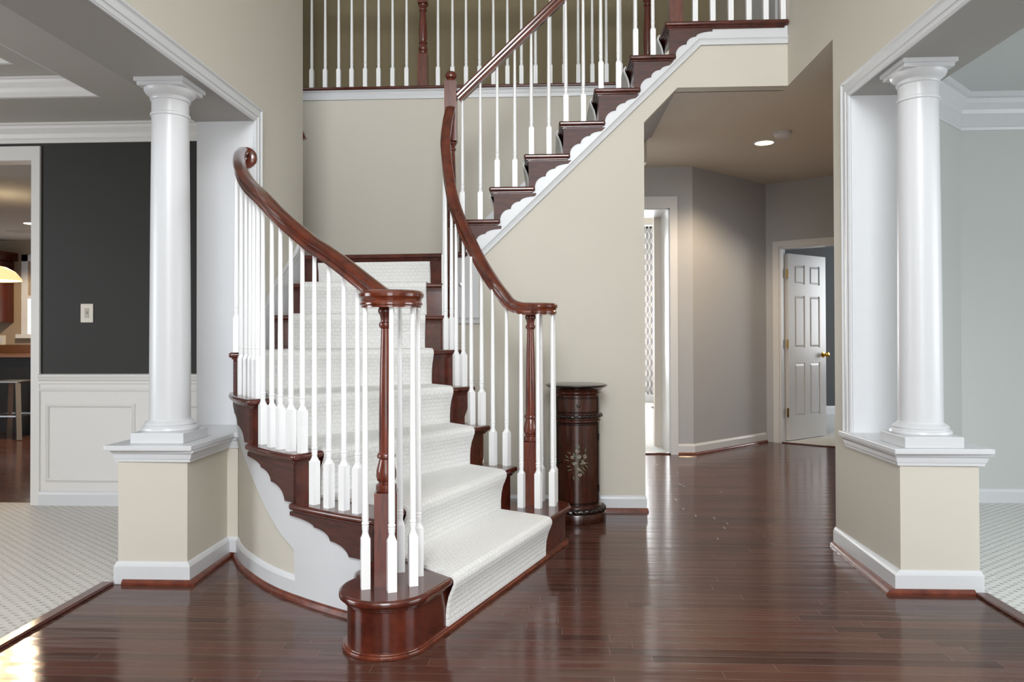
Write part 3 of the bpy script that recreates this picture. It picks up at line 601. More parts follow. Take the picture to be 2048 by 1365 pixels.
# first step: double bullnose
cL, rL, cR, rR = Vector((-.575, 2.70)), .171, Vector((-.02, 4.03)), .141
a0 = math.radians(-21.6)
poly1 = [cL+rL*Vector((math.cos(a), math.sin(a))) for a in [math.radians(150)+(2*PI+a0-math.radians(150))*i/26 for i in range(27)]]
poly1 += [cR+rR*Vector((math.cos(a), math.sin(a))) for a in [a0+(math.radians(120)-a0)*i/18 for i in range(19)]]
poly1 += [Vector((-.215, 4.09)), Vector((-.30, 3.95)), Vector((-.70, 2.98)), Vector((-.735, 2.86))]
poly1 = ccw(poly1)
tread(poly1, r)
obj('riser', MB().prism(offpoly(poly1, .03), 0, r-.027), CHERRYV if 0 else CHERRY, stair, smooth=True, ang=40)
sh1 = offpoly(poly1, .028)
obj('shoe_moulding', MB().prism(offpoly(poly1, .012), 0, .014).prism(offpoly(poly1, .018), .013, .020), SHOE, stair, bevel=.004)
def riserbox(a, b, z0, z1, th=.02):
    a, b = Vector(a), Vector(b); t = (b-a).normalized(); n = Vector((-t.y, t.x))
    return MB().prism([a, b, b+n*th, a+n*th], z0, z1)
RIS = {}
for n in range(2, 9):
    o_, i_ = Vector(O[n]), Vector(I[n]); t = (i_-o_).normalized(); nn = Vector((-t.y, t.x))   # nn: up-stairs direction
    ka = kb = .0
    while n < 6 and KO.dist(o_+nn*.032+t*ka) < .024 and ka < .2: ka += .002
    while KI.dist(i_+nn*.032-t*kb) < .032 and kb < .2: kb += .002
    a = o_+nn*.032+t*(ka if n < 6 else .002); b = i_+nn*.032-t*kb
    SO0 = globals().setdefault('SO0', {}); SO0[n] = KO.near(a) if n < 6 else 0
    RIS[n] = (a, b, t, nn)
    obj('riser', riserbox(a, b, (n-1)*r-.01, n*r-.027), CHERRY, stair)
    if n < 8: tread(tread_poly(n), n*r)
# landing (eighth step)
lp = ccw([(XL+.001, 4.875), (-.60, 4.80), (-.60, YS-.03), (-.50, YS-.03), (-.50, YB-.001), (-2.71, YB-.001), (-2.71, 4.905), (XL+.001, 4.905)])
tread(lp, 8*r)
# upper flight
X9, RUNL, TL = -.584, .2198, .2198+.0713
for n in range(9, 15):
    x = X9+(n-9)*RUNL
    tread(ccw([(x, YS-.035), (x+TL, YS-.035), (x+TL, YB-.001), (x, YB-.001)]), n*r)
for n in range(9, 16):
    x = X9+(n-9)*RUNL
    obj('riser', MB().box(x+.03, x+.05, YS-.014, YB-.001, (n-1)*r-.01, n*r-.027), CHERRY, stair)
x15 = X9+6*RUNL
tread(ccw([(x15, YS-.04), (XR-.001, YS-.04), (XR-.001, YS+.10), (x15+.12, YS+.10), (x15+.12, YB-.05), (x15, YB-.05)]), ZF2)
# white stringer of the upper flight, with a moulding on its lower edge
def stepz(x): return x
up = [(-.566, 8*r-.046)]
for n in range(9, 16):
    x = X9+(n-9)*RUNL+.032; up += [(x, (n-1)*r-.03), (x, n*r-.03)]
up[0] = (-.566, 8*r-.03); up[1] = (-.552, 8*r-.03)
up += [(XR-.002, ZF2-.03)]
low = [(XR-.002, 2.905), (.962, 2.905), (-.431, LZ(-.431)), (-.431, 1.182), (-.566, 1.182)]
obj('stringer', MB().prismy([p for p in up]+low, YS-.010, YS+.001), WHITE, stair)
mp_ = [(0, 0), (.006, 0), (.008, .012), (.006, .016), (.010, .028), (.016, .036), (.016, .044), (0, .044)]
def ymould(path, yface):                    # moulding on a wall plane Y: path in XZ, profile rises to the left of travel
    P = [Vector(p) for p in path]; vs = []; n = len(P); k = len(mp_)
    for i in range(n):
        a = P[max(0, i-1)]; b_ = P[min(n-1, i+1)]
        d1_ = (P[i]-a).normalized() if i > 0 else (b_-P[i]).normalized(); d2_ = (b_-P[i]).normalized() if i < n-1 else d1_
        n1 = Vector((-d1_.y, d1_.x)); n2 = Vector((-d2_.y, d2_.x)); bi = (n1+n2).normalized(); sc = 1/max(.4, bi.dot(n1))
        for (dp, h) in mp_: q = P[i]+bi*h*sc; vs.append((q.x, yface-dp, q.y))
    fs = [tuple(range(k)), tuple((n-1)*k+j for j in range(k))[::-1]]
    for i in range(n-1):
        for j in range(k): fs.append((i*k+j, i*k+(j+1) % k, (i+1)*k+(j+1) % k, (i+1)*k+j))
    return MB().add(vs, fs)
obj('stringer_moulding', ymould([(-.42, LZ(-.42)), (.962, 2.905), (XR-.002, 2.905)], YS-.009), WHITE, stair)
obj('stringer_moulding', ymould([(-.575, 1.175), (-.425, 1.175)], YS-.009), WHITE, stair)
obj('cap_screw', MB().lathe([(.001, -.012), (.012, -.010), (.014, 0), (.001, 0)], n=16), STEEL, stair, smooth=True).matrix_basis = Matrix.Translation((-.545, YS-.010, 1.42)) @ Matrix.Rotation(-PI/2, 4, 'X')
# scalloped brackets
SCAL = [(.262, 0), (.262, -.016), (.22, -.018), (.19, -.026), (.165, -.042), (.139, -.052), (.119, -.068), (.103, -.092), (.076, -.103), (.056, -.120), (.044, -.140), (.042, -.161), (0, -.161), (0, 0)]
def densify(poly, k=4):
    return poly
LOBES = [((.267, -.020), (.166, -.052)), ((.166, -.052), (.107, -.102)), ((.107, -.102), (.040, -.172))]
def smooth_scal():
    pts = [(.267, -.020)]
    for (x1, z1), (x0, z0) in LOBES:
        for i in range(1, 11):
            t = PI/2*i/10; pts.append((x1-(x1-x0)*math.sin(t), z1+(z0-z1)*(1-math.cos(t))))
    return pts
sc_edge = smooth_scal()
for n in range(9, 16):
    x = X9+(n-9)*RUNL+.03; z = n*r-.040; hz = r-.040
    pts = [(x, z)]+[(x, z-hz)]+[(x+px_, z+pz*hz/.172) for px_, pz in sc_edge[::-1]]+[(x+.267, z)]
    obj('bracket', MB().prismy(pts, YS-.016, YS-.009), BRACK, stair)
# curved brackets on the outer side
def curvedplate(K, s0, s1, edge, z0, d0, d1_, nseg=26):
    # edge: function x-> lower z (x normalised 0..1)
    A = []; B = []; zl = []; zh = []
    KA = Curve(offs(K.P, -d0) if d0 >= 0 else K.P)
    return A
def scz(u):
    x = u*.267
    for (x1, z1), (x0, z0) in LOBES:
        if x0 <= x <= x1: q = (x1-x)/(x1-x0); return z1+(z0-z1)*(1-math.sqrt(max(0, 1-q*q)))
    return -.172
def perp(K, t):
    a = K.at(t-.01); b_ = K.at(t+.01); d = (b_-a).normalized(); return Vector((d.y, -d.x))   # right of travel
# stairs lie to the right of the outer curve's travel (x grows), the open side to its left
side_out = -1
for n in (2, 3, 4, 5):
    s0 = SO0[n]; s1 = (sO[n+1]+.06 if n < 5 else sO[5]+.26)
    A = []; B = []; zl = []; zh = []
    for i in range(91):
        u = i/90; t = s0+(s1-s0)*u; p = KO.at(t); q = perp(KO, t)
        A.append(p+q*.020); B.append(p+q*.034); zh.append(n*r-.040); zl.append(n*r-.040+(scz(u)*(r-.040)/.172 if n > 2 else max(scz(max(0, (u-.12)/.88)), -.16)*.8))
    obj('bracket', MB().strip(A, B, zl, zh), BRACK, stair)
# white curved stringer and beige wall beneath it
tab = [(-1.046, .201), (-1.137, .259), (-1.234, .345), (-1.398, .516), (-1.468, .594), (-1.555, .675), (-1.62, .80), (-1.70, .92)]
def zlow(x):
    if x > -1.046: return 0.0
    for (a, za), (b_, zb) in zip(tab, tab[1:]):
        if b_ <= x <= a: return za+(zb-za)*(a-x)/(a-b_)
    return tab[-1][1]
def ztop(t, lag=0):
    n = 2
    for k in (3, 4, 5):
        if t > SO0[k]+lag: n = k
    return n*r-.03
A = []; B = []; zl = []; zh = []; A2 = []; B2 = []; zl2 = []; zh2 = []
te = KO.near((-1.675, 4.10))-.03; ts = sO[2]-.02; N_ = 130
for i in range(N_+1):
    t = ts+(te-ts)*i/N_; p = KO.at(t); q = perp(KO, t); w0 = p+q*.046
    A.append(p+q*.034); B.append(w0+q*.004); zl.append(zlow(w0.x)); zh.append(ztop(t, .02)); A2.append(w0); B2.append(w0+q*.02); zl2.append(0 if p.y < 3.78 else .56); zh2.append(ztop(t, .05)-.01)
obj('stringer', MB().strip(A, B, zl, zh), WHITE, stair, smooth=True, ang=30)
obj('curved_wall', MB().strip(A2, B2, zl2, zh2), BEIGE, stair, smooth=True, ang=30)
# curved baseboard below it
pth = [A2[i] for i in range(N_+1) if A2[i].x < -1.04 and A2[i].y < 3.74]
cb = base([(p.x, p.y) for p in pth], 'baseboard', shoe=True, side=-1, parent=stair)
pth = [A2[i] for i in range(N_+1) if A2[i].x > -1.05 and A2[i].x < -.66]
obj('shoe_moulding', MB().sweep([(p.x, p.y, 0) for p in pth], [(-a, b*1.15) for a, b in SHP]), SHOE, stair)
# inner side wall below the steps
A = []; B = []; zl = []; zh = []
for i in range(61):
    t = sI[2]+.03+(sI[8]-sI[2]-.05)*i/60; p = KI.at(t); q = perp(KI, t); n = max(k for k in range(2, 9) if t >= min(sI[k]+.03, sI[8]-.0) or k == 2)
    A.append(p-q*.03); B.append(p-q*.06); zl.append(0); zh.append(n*r-.03)
obj('inner_stringer', MB().strip(A, B, zl, zh), BEIGE, stair, smooth=True, ang=30)
nl = lambda x: 9*r+(x-X9)*r/RUNL
obj('wall_skirt', MB().prismy([(-.62, nl(-.62)-.12), (x15+.05, nl(x15+.05)-.12), (x15+.05, nl(x15+.05)+.083), (-.62, nl(-.62)+.083)], YB-.012, YB), WHITE, stair)
# skirting on the left wall beside steps six to eight
obj('wall_skirt', MB().prismx([(4.165, 1.0), (4.165, 1.245), (4.232, 1.290), (4.30, 1.36), (4.342, 1.395), (4.45, 1.468), (4.6, 1.552), (4.716, 1.622), (4.80, 1.70), (4.86, 1.76), (4.898, 1.78), (4.898, 1.2)], XL, XL+.012), WHITE, stair)
sk = [(4.165, 1.245), (4.232, 1.290), (4.30, 1.36), (4.342, 1.395), (4.45, 1.468), (4.6, 1.552), (4.716, 1.622), (4.80, 1.70), (4.86, 1.76), (4.898, 1.78)]
vs = []; k = len(mp_)
for i, p in enumerate(sk):
    a = Vector(sk[max(0, i-1)]); b_ = Vector(sk[min(len(sk)-1, i+1)]); d = (b_-a).normalized(); nn = Vector((-d.y, d.x))
    for dp, h in mp_: q = Vector(p)-nn*(.044-h); vs.append((XL+.011+dp*.7, q.x, q.y))
obj('skirt_moulding', MB().add(vs, [(i*k+j, i*k+(j+1) % k, (i+1)*k+(j+1) % k, (i+1)*k+j) for i in range(len(sk)-1) for j in range(k)]), WHITE, stair)
# balcony edge
be = thing('balcony_edge', 'cherry nosing and white band along the upstairs balcony edge', 'trim')
obj('nosing', MB().box(-2.71, .74, YB-.035, YB+.10, ZF2-.024, ZF2), CHERRY, be, bevel=.010, seg=3)
obj('fascia', MB().prismx([(YB+.001, ZF2-.095), (YB-.010, ZF2-.095), (YB-.013, ZF2-.07), (YB-.010, ZF2-.06), (YB-.014, ZF2-.04), (YB-.022, ZF2-.03), (YB-.022, ZF2-.023), (YB+.001, ZF2-.023)], -2.71, .74), WHITE, be)

# ------------------------------------------------------------------ runner carpet
rows = []                                   # (left base, right base, normal) points, plus path length for UV
def addrow(l, r_, nrm): rows.append((Vector(l), Vector(r_), Vector(nrm)))
def step_rows(n, L, Rr, nn, z, Lb, Rb, riser_only=False):
    f = Vector((-nn.x, -nn.y, 0)); U = Vector((0, 0, 1))
    L3, R3 = Vector((L[0], L[1], 0)), Vector((Rr[0], Rr[1], 0))
    def rw(back, zz, nr): addrow(L3-f*back+U*zz, R3-f*back+U*zz, nr)
    zb = z-r
    rw(.030, zb+.004, f); rw(.030, zb+.05, f); rw(.027, zb+.09, f); rw(.018, zb+.13, (f-U*.15).normalized())
    if riser_only: rw(.016, zb+.152, f); return
    rw(.006, zb+.158, (f-U*.3).normalized())
    rw(-.003, z-.024, f); rw(-.003, z-.010, (f+U*.35).normalized()); rw(.004, z-.002, (f+U).normalized()); rw(.014, z, U)
    addrow(Vector((Lb[0], Lb[1], z)).lerp(L3-f*.014+U*z, .5), Vector((Rb[0], Rb[1], z)).lerp(R3-f*.014+U*z, .5), U)
    addrow((Lb[0], Lb[1], z), (Rb[0], Rb[1], z), U)
t1 = Vector((.3676, .93)).normalized(); n1 = Vector((-t1.y, t1.x))
NL = {1: (Vector((-.353, 2.80)), Vector((.008, 3.722)), n1)}
ml = {2: .20, 3: .15, 4: .13, 5: .13, 6: .12, 7: .10, 8: .105}; mr = {2: .165, 3: .15, 4: .165, 5: .18, 6: .175, 7: .16, 8: .15}
for n in range(2, 9):
    a, b_, t, nn = RIS[n]; NL[n] = (Vector(O[n])+t*ml[n], Vector(I[n])-t*mr[n], nn)
for n in range(1, 9):
    L_, R_, nn = NL[n]
    if n < 8: Ln, Rn, n2 = NL[n+1]; Lb, Rb = Ln+n2*.030, Rn+n2*.030
    else: Lb, Rb = Vector((-1.50, 5.50)), Vector((-.70, 5.50))
    if n == 1: # first fall is slightly proud of the riser and touches the floor
        pass
    step_rows(n, L_, R_, nn, n*r, Lb, Rb, n == 8)
def runner_mesh(rows, nc=14, th=.011):
    mb = MB(); uv = []; v = 0; prev = None; k = nc+3
    for (l, r_, nr) in rows:
        mid = (l+r_)/2
        if prev is not None: v += (mid-prev).length
        prev = mid; w_ = (r_-l).length
        tl, tr = l+nr*th, r_+nr*th
        pts = [l]+[tl.lerp(tr, i/nc) for i in range(nc+1)]+[r_]
        e = (r_-l).normalized()*.003; pts[1] = tl+e; pts[-2] = tr-e
        mb.v += [tuple(p) for p in pts]; uv += [((i-1)/nc*w_, v) for i in range(k)]
    for i in range(len(rows)-1):
        for j in range(k-1): mb.f.append((i*k+j, i*k+j+1, (i+1)*k+j+1, (i+1)*k+j))
    return mb, uv
rt = thing('stair_runner', 'pale grey-beige woven carpet runner laid over the staircase', 'carpet runner')
mb, uv = runner_mesh(rows)
ro = obj('lower_run', mb, RUN, rt, smooth=True, fix=False, ang=70); ul = ro.data.uv_layers.new(name='UVMap')
for lp_ in ro.data.loops: ul.data[lp_.index].uv = uv[lp_.vertex_index]
rows = []
for n in range(9, 16):
    x = X9+(n-9)*RUNL
    nxt = x+RUNL+.03 if n < 15 else x+.5
    step_rows(n, (x, 5.68 if n < 15 else 5.68), (x, 4.965), Vector((1, 0)), n*r, (nxt, 5.68), (nxt, 4.965))
mb, uv = runner_mesh(rows, 6)
ro = obj('upper_run', mb, RUN, rt, smooth=True, fix=False, ang=70); ul = ro.data.uv_layers.new(name='UVMap')
for lp_ in ro.data.loops: ul.data[lp_.index].uv = uv[lp_.vertex_index]

# ------------------------------------------------------------------ balusters, newels, rails
_bal = {}
def bal_mesh(h, sq=.178):
    key = (round(h, 3), sq)
    if key in _bal: return _bal[key]
    a = .0160; mb = MB(); n = 16
    mb.box(-a, a, -a, a, 0, sq)
    # square to round shoulder
    vs = []; prev = 0
    sqr = []
    for i in range(n):
        an = 2*PI*(i+.5)/n; cx, cy = math.cos(an), math.sin(an); m_ = a/max(abs(cx), abs(cy)); sqr.append((cx*m_, cy*m_))
    rings = [(sqr, sq)]
    def rg(rad, z): rings.append(([(rad*math.cos(2*PI*(i+.5)/n), rad*math.sin(2*PI*(i+.5)/n)) for i in range(n)], z))
    rg(.0112, sq+.016); rg(.0116, sq+.018); rg(.0104, sq+.020); rg(.0118, sq+.030); rg(.0124, sq+.044); rg(.0108, sq+.047); rg(.0132, sq+.050); rg(.0132, sq+.055); rg(.0108, sq+.058); rg(.0120, sq+.070)
    for i in range(1, 7):
        u = i/6; rg(.0124-.0044*u, sq+.07+(h-sq-.07)*u)
    for pts, z in rings: vs += [(p[0], p[1], z) for p in pts]
    fs = []
    for j in range(len(rings)-1):
        for i in range(n): fs.append((j*n+i, j*n+(i+1) % n, (j+1)*n+(i+1) % n, (j+1)*n+i))
    fs.append(tuple((len(rings)-1)*n+i for i in range(n))); mb.add(vs, fs)
    me = bpy.data.meshes.new('baluster'); me.from_pydata(mb.v, [], mb.f); me.materials.append(BAL); me.shade_smooth(); me.set_sharp_from_angle(angle=math.radians(30)); _bal[key] = me; return me
def baluster(parent, x, y, z0, z1, rz=0, sq=.178):
    o = bpy.data.objects.new('baluster', bal_mesh(z1-z0, sq)); C.objects.link(o); o.location = (x, y, z0); o.rotation_euler = (0, 0, rz); o.parent = parent; return o
RP = [(-.020, -.032), (.020, -.032), (.020, -.026), (.024, -.022), (.024, -.016), (.021, -.010), (.022, -.002), (.030, .008), (.031, .018), (.026, .027), (.014, .032), (0, .0335), (-.014, .032), (-.026, .027), (-.031, .018), (-.030, .008), (-.022, -.002), (-.021, -.010), (-.024, -.016), (-.024, -.022), (-.020, -.026)]
def rail(path, parent): return obj('handrail', MB().sweep(path, RP), RAIL, parent, smooth=True, ang=28)
def start_newel(x, y, z0, z1, parent, rz=0):
    h = z1-z0; k = h/.99; t = obj('newel_post', MB(), CHERRYV, parent); t.location = (x, y, z0); t.rotation_euler = (0, 0, rz)
    q = .0405; mb = MB().box(-q, q, -q, q, 0, .33*k)
    mb.lathe([(rr, zz*k) for rr, zz in [(.030, .328), (.036, .332), (.038, .342), (.037, .356), (.028, .361), (.028, .366), (.034, .372), (.037, .385), (.036, .405), (.030, .43), (.0255, .447), (.033, .452), (.034, .460), (.030, .468), (.026, .472), (.0265, .50), (.026, .62), (.0225, .78), (.0185, .90), (.0185, .915), (.024, .92), (.0265, .928), (.025, .936), (.020, .940), (.020, .952), (.024, .966), (.029, .974), (.029, .984), (.024, .992)]], n=28)
    me = t.data; me.clear_geometry(); me.from_pydata(mb.v, [], mb.f); me.shade_smooth(); me.set_sharp_from_angle(angle=math.radians(35))
    return t
def volute(x, y, z, rad, parent, name='volute'):
    prof = [(.001, -.031), (rad-.010, -.031), (rad-.010, -.025), (rad-.005, -.021), (rad-.005, -.015), (rad-.009, -.009), (rad-.008, -.002), (rad-.001, .008), (rad, .018), (rad-.005, .027), (rad-.016, .031), (.001, .031)]
    return obj(name, MB().lathe(prof, x, y, n=48), RAIL, parent, smooth=True, ang=28)

def zmouv(o, z): o.location.z += z
# left curved balustrade
bl_ = thing('balustrade', 'left curved balustrade sweeping from the front newel up to the white jamb', 'balustrade')
lpath = cat([(-.575, 2.768, 1.228), (-.63, 2.812, 1.258), (-.72, 2.882, 1.320), (-.81, 2.955, 1.382), (-.885, 3.015, 1.43), (-.962, 3.075, 1.475), (-1.03, 3.13, 1.523), (-1.163, 3.243, 1.622), (-1.29, 3.375, 1.725), (-1.42, 3.545, 1.82), (-1.525, 3.70, 1.925), (-1.618, 3.92, 2.035), (-1.655, 4.065, 2.10)], 6)
rail(lpath, bl_)
def zrail(path, x, y): p = min(path, key=lambda q: (q[0]-x)**2+(q[1]-y)**2); return p[2]
volute(-.565, 2.725, 1.231, .118, bl_).location = (0, 0, 0)
for o in bl_.children:
    if o.name.startswith('volute'): o.location.z = 1.231
start_newel(-.585, 2.73, r, 1.20, bl_, math.radians(8))
for (x, y) in [(-.648, 2.672), (-.548, 2.645), (-.562, 2.868), (-.485, 2.713), (-.484, 2.825)]: baluster(bl_, x, y, r, 1.20, math.radians(20))
LB = {2: [(-.954, 3.069), (-.877, 3.01), (-.805, 2.969), (-.738, 2.921)], 3: [(-1.282, 3.366), (-1.208, 3.277), (-1.15, 3.221), (-1.085, 3.166), (-1.021, 3.121)], 4: [(-1.496, 3.643), (-1.448, 3.582), (-1.404, 3.524), (-1.363, 3.467), (-1.322, 3.412)], 5: [(-1.592, 3.85), (-1.614, 3.95), (-1.572, 3.77)]}
for n, L_ in LB.items():
    for (x, y) in L_:
        q = Vector((x, y)).normalized()*.020
        X_, Y_ = x+q.x, y+q.y; t = KO.near((X_, Y_)); d = KO.at(t+.02)-KO.at(t-.02)
        baluster(bl_, X_, Y_, n*r, zrail(lpath, X_, Y_)-.028, math.atan2(d.y, d.x))
ros = obj('rosette', MB().lathe([(.001, .022), (.030, .020), (.050, .017), (.058, .010), (.060, 0), (.001, 0)], n=40), RAIL, bl_, smooth=True); ros.matrix_basis = Matrix.Translation((-1.640, YJL-.012, 2.072)) @ Matrix.Rotation(PI/2, 4, 'X')
# right curved balustrade
br_ = thing('balustrade', 'right curved balustrade from the rear newel near the cabinet up to the landing post', 'balustrade')
rpath = cat([(-.02, 3.962, 1.238), (-.08, 3.965, 1.238), (-.14, 3.975, 1.242), (-.195, 4.01, 1.265), (-.235, 4.035, 1.312), (-.292, 4.07, 1.386), (-.357, 4.135, 1.486), (-.42, 4.21, 1.60), (-.481, 4.30, 1.716), (-.548, 4.41, 1.885), (-.592, 4.50, 2.07), (-.615, 4.58, 2.25), (-.613, 4.65, 2.39), (-.606, 4.705, 2.475), (-.603, 4.74, 2.515)], 6)
rail(rpath, br_)
v_ = volute(-.045, 4.028, 0, .101, br_); v_.location.z = 1.238
start_newel(-.090, 4.03, r, 1.206, br_, math.radians(8))
for (x, y) in [(-.138, 3.955), (-.050, 3.943), (.025, 3.998), (.034, 4.082), (-.035, 4.115)]: baluster(br_, x, y, r, 1.21, math.radians(-20))
for n, L_ in {2: [(-.292, 4.048), (-.218, 4.035)], 3: [(-.419, 4.167), (-.360, 4.146)], 4: [(-.522, 4.33), (-.474, 4.27)], 5: [(-.603, 4.485), (-.560, 4.425)], 6: [(-.622, 4.57)], 7: [(-.640, 4.69)]}.items():
    for (x, y) in L_:
        t = KI.near((x, y)); d = KI.at(t+.02)-KI.at(t-.02)
        baluster(br_, x, y, n*r, zrail(rpath, x, y)-.028, math.atan2(d.y, d.x))
# upper flight balustrade
bu = thing('balustrade', 'straight balustrade of the upper flight with a sloping cherry handrail', 'balustrade')
def bignewel(parent, x, y, z0, segs, top=None, q=.038):
    mb = MB()
    zc_ = z0
    for kind, z1 in segs:
        if kind == 'sq': mb.box(-q, q, -q, q, zc_-z0, z1-z0)
        else:
            a, b_ = zc_-z0, z1-z0; L_ = b_-a
            pr = [(.030, a-.001), (.036, a+.006), (.037, a+.016), (.029, a+.022), (.029, a+.028), (.034, a+.034), (.036, a+.05), (.031, a+.07), (.028, a+.085), (.034, a+.09), (.034, a+.098), (.028, a+.104), (.030, a+.12), (.033, a+L_*.45), (.026, b_-.10), (.024, b_-.06), (.030, b_-.055), (.031, b_-.045), (.026, b_-.040), (.025, b_-.03), (.034, b_-.018), (.036, b_-.008), (.030, b_+.001)]
            mb.lathe(pr, n=28)
        zc_ = z1
    if top:
        a = zc_-z0; mb.lathe([(.028, a-.001), (.031, a+.004), (.027, a+.012), (.026, a+.018), (.036, a+.026), (.038, a+.036), (.034, a+.052), (.022, a+.064), (.001, a+.068)], n=28)
    o = obj('newel_post', mb, CHERRYV, parent, smooth=True, ang=35); o.location = (x, y, z0); return o
bignewel(bu, -.605, YS-.002, 1.20, [('sq', 1.78), ('tu', 2.325), ('sq', 2.705)], True)
rz_ = lambda x: 2.655+.95*(x+.517)
rail([(-.567, YS+.028, rz_(-.567)), (.0, YS+.028, rz_(0)), (.775, YS+.028, rz_(.775))], bu)
for i, x in enumerate([-.537, -.422, -.314, -.202, -.097, .014, .122, .232, .343, .453, .561, .67]):
    baluster(bu, x, YS+.03, (9+i//2)*r, rz_(x)-.035)
# landing and balcony
bd = thing('balustrade', 'landing balustrade at the top right above the white scalloped stringer', 'balustrade')
bignewel(bd, .812, YS+.03, ZF2, [('sq', ZF2+.42), ('tu', ZF2+.85), ('sq', ZF2+1.05)], True, .041)
for x in (.933, 1.042, 1.154, 1.265, 1.37, 1.478-.002): baluster(bd, x, YS+.03, ZF2, ZF2+.85, sq=.25)
rail([(.85, YS+.03, ZF2+.88), (XR-.001, YS+.03, ZF2+.88)], bd)
bb = thing('balustrade', 'upstairs balcony balustrade across the back of the foyer', 'balustrade')
bignewel(bb, -.970, YB+.03, ZF2, [('sq', ZF2+.26), ('tu', ZF2+.66), ('sq', ZF2+1.0)], True)
bignewel(bb, .785, YB+.03, ZF2-.4, [('sq', ZF2+.12), ('tu', ZF2+.66), ('sq', ZF2+1.0)], True, .03)
xs = [-2.3, -2.19, -2.08, -1.968, -1.857, -1.749, -1.641, -1.537, -1.429, -1.322, -1.211, -1.1, -.851, -.737, -.63, -.524, -.415, -.305, -.196, -.086, .03, .138, .247, .356, .465, .574, .683]
for x in xs: baluster(bb, x, YB+.03, ZF2, ZF2+.84, sq=.155)
rail([(-2.71, YB+.03, ZF2+.87), (.76, YB+.03, ZF2+.87)], bb)
# short end of a wall handrail round the corner
hr = thing('wall_handrail', 'dark end of a wall handrail poking past the left stairwell corner', 'handrail', (XL-.02, 4.97, 2.43))
obj('handrail', MB().sweep([(-.7, 0, -.35), (-.02, 0, .0), (.012, 0, .012)], [(a*.9, b*.9) for a, b in RP]), CHERRY, hr, smooth=True)
obj('bracket', MB().box(-.2, -.18, -.07, .0, -.14, -.12), BLACKM, hr)

# ------------------------------------------------------------------ round cabinet
cb_ = thing('round_cabinet', 'tall round mahogany cabinet with a painted floral door against the beige wall', 'cabinet', (.172, 4.568, 0)); cb_.scale = (1.15, 1.15, 1)
RB = .123
def ringm(prof, n=56): return MB().lathe(prof, n=n)
obj('base', ringm([(.001, 0), (.150, 0), (.152, .006), (.152, .052), (.148, .058), (.001, .058)]), CAB, cb_, smooth=True)
def rope(zc, rad, rr, cnt, sx=1.0, zs=1.0):
    vs = []; n = 168; k = 10
    for i in range(n):
        a = 2*PI*i/n
        for j in range(k):
            b_ = 2*PI*j/k; q = 1+.22*math.sin(cnt*a+b_*2)
            vs.append(((rad+rr*q*math.cos(b_))*math.cos(a), (rad+rr*q*math.cos(b_))*math.sin(a), zc+rr*q*zs*math.sin(b_)))
    return MB().add(vs, [(i*k+j, i*k+(j+1) % k, ((i+1) % n)*k+(j+1) % k, ((i+1) % n)*k+j) for i in range(n) for j in range(k)])
obj('carved_band', rope(.070, .134, .017, 26), CABD, cb_, smooth=True, ang=180)
obj('body', ringm([(.001, .055), (.132, .085), (.131, .095), (.126, .10), (RB, .105), (RB, .585), (.127, .59), (.127, .60), (RB, .605), (RB, .745), (.127, .75), (.130, .757), (.126, .765), (.130, .772), (.134, .78), (.001, .781)]), CAB, cb_, smooth=True, ang=30)
obj('carved_band', rope(.622, .127, .0095, 34), CABD, cb_, smooth=True, ang=180)
obj('top', ringm([(.001, .779), (.135, .779), (.142, .785), (.158, .794), (.161, .799), (.159, .804), (.150, .807), (.001, .808)]), CABD, cb_, smooth=True, ang=30)
fa_ = -PI/2+.04
def curved(z0, z1, rad, a0_, a1_, th, n=20):
    vs = []
    for i in range(n+1):
        a = a0_+(a1_-a0_)*i/n
        for rr, z in ((rad, z0), (rad+th, z0+.003), (rad+th, z1-.003), (rad, z1)): vs.append((rr*math.cos(a), rr*math.sin(a), z))
    return MB().add(vs, [(i*4+j, i*4+(j+1) % 4, (i+1)*4+(j+1) % 4, (i+1)*4+j) for i in range(n) for j in range(4)]+[(0, 1, 2, 3), (n*4+3, n*4+2, n*4+1, n*4)])
dh = .92
def cframe(z0, z1, rad, ha, w_, th):
    mb = curved(z0, z0+w_, rad, fa_-ha, fa_+ha, th); m2 = curved(z1-w_, z1, rad, fa_-ha, fa_+ha, th); mb.add(m2.v, m2.f)
    wa = w_/rad
    for s_ in (-1, 1):
        m3 = curved(z0, z1, rad, fa_+s_*ha-(wa if s_ > 0 else 0), fa_+s_*ha+(wa if s_ < 0 else 0), th, 3); mb.add(m3.v, m3.f)
    return mb
dr = obj('drawer', curved(.648, .728, RB-.004, fa_-dh, fa_+dh, .007), CAB, cb_, smooth=True)
obj('drawer_frame', cframe(.640, .737, RB, dh+.06, .009, .006), CABD, dr)
def knob(par, z, a, rad, m_):
    o = obj('knob', MB().lathe([(.003, 0), (.003, .006), (.008, .009), (.009, .014), (.006, .018), (.001, .019)], n=16), m_, par, smooth=True)
    o.matrix_basis = Matrix.Translation((rad*math.cos(a), rad*math.sin(a), z)) @ Matrix.Rotation(a, 4, 'Z') @ Matrix.Rotation(PI/2, 4, 'Y'); return o
knob(dr, .688, fa_, RB+.003, CABD)
do = obj('cabinet_door', curved(.118, .575, RB-.004, fa_-dh, fa_+dh, .007), CAB, cb_, smooth=True)
obj('door_frame', cframe(.108, .585, RB, dh+.06, .011, .006), CABD, do)
knob(do, .355, fa_-dh+.14, RB+.003, BLACKM)
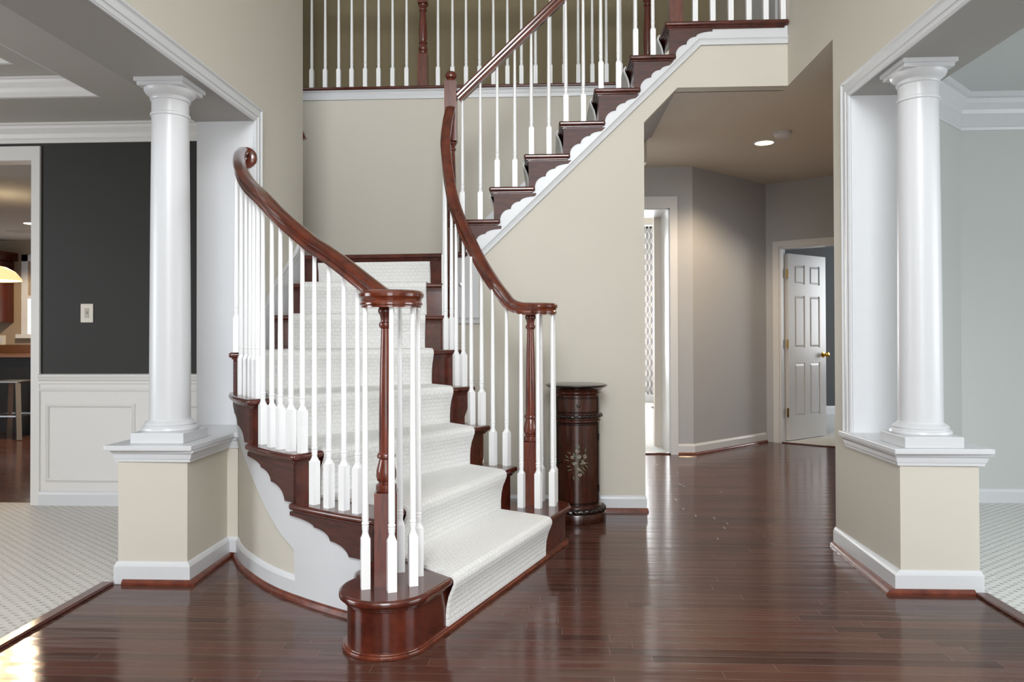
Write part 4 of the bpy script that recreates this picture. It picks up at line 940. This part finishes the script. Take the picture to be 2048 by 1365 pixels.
for z in (.20, .50): obj('hinge', MB().lathe([(.004, z-.02), (.004, z+.02)], (RB+.006)*math.cos(fa_+dh+.05), (RB+.006)*math.sin(fa_+dh+.05), n=8), BLACKM, do)
# painted flowers on the door, a thin raised paint layer
LEAF = mat('painted_leaf_green', '#5f6b4e', .5); CREAM = mat('painted_petal_cream', '#a59a86', .5); DUSK = mat('painted_petal_dusk', '#6d6a66', .5)
def motif(name, items, m_):
    mb = MB()
    for (u, z, ru, rz_2, ang) in items:
        vs = []; k = 12; ca, sa = math.cos(ang), math.sin(ang)
        for q in range(k):
            a = 2*PI*q/k; x = ru*math.cos(a); y = rz_2*math.sin(a)*(1-.4*math.cos(a)); X = x*ca-y*sa; Y = x*sa+y*ca
            an = fa_+(u+X)/(RB+.003); rr = RB+.0036; vs.append((rr*math.cos(an), rr*math.sin(an), z+Y))
        mb.add(vs, [tuple(range(k))])
    o = obj(name, mb, m_, do, fix=False)
    s_ = o.modifiers.new('paint_thickness', 'SOLIDIFY'); s_.thickness = .0006; s_.offset = 1; return o
rnd = random.Random(3); lv = []; fl = []; ds = []
for i in range(30):
    a = 2*PI*i/30+rnd.uniform(-.15, .15); q = rnd.uniform(.25, .95); ux = .066*math.cos(a)*q; uz = .36+.108*math.sin(a)*q
    lv.append((ux, uz, rnd.uniform(.008, .015), .0024, math.atan2(math.sin(a)*1.5, math.cos(a))+rnd.uniform(-.4, .4)))
for (cx_, cz_) in [(.004, .392), (-.018, .352), (.024, .356), (.003, .318), (-.030, .388), (.034, .392), (-.006, .425), (.008, .288)]:
    for k_ in range(7):
        a = 2*PI*k_/7+rnd.random(); fl.append((cx_+.0075*math.cos(a), cz_+.0075*math.sin(a), .0042, .0020, a+PI/2*rnd.choice((0, 1))))
    ds.append((cx_, cz_, .0038, .0038, 0))
motif('painted_leaf', lv, LEAF)['kind'] = 'stuff'; motif('painted_petal', fl, CREAM)['kind'] = 'stuff'; motif('painted_petal', ds, DUSK)['kind'] = 'stuff'
# baseboard along the wall below the upper flight
base([(-.56, YS), (.608, YS), (.608, 5.4)], 'baseboard_back', shoe=True, side=1)
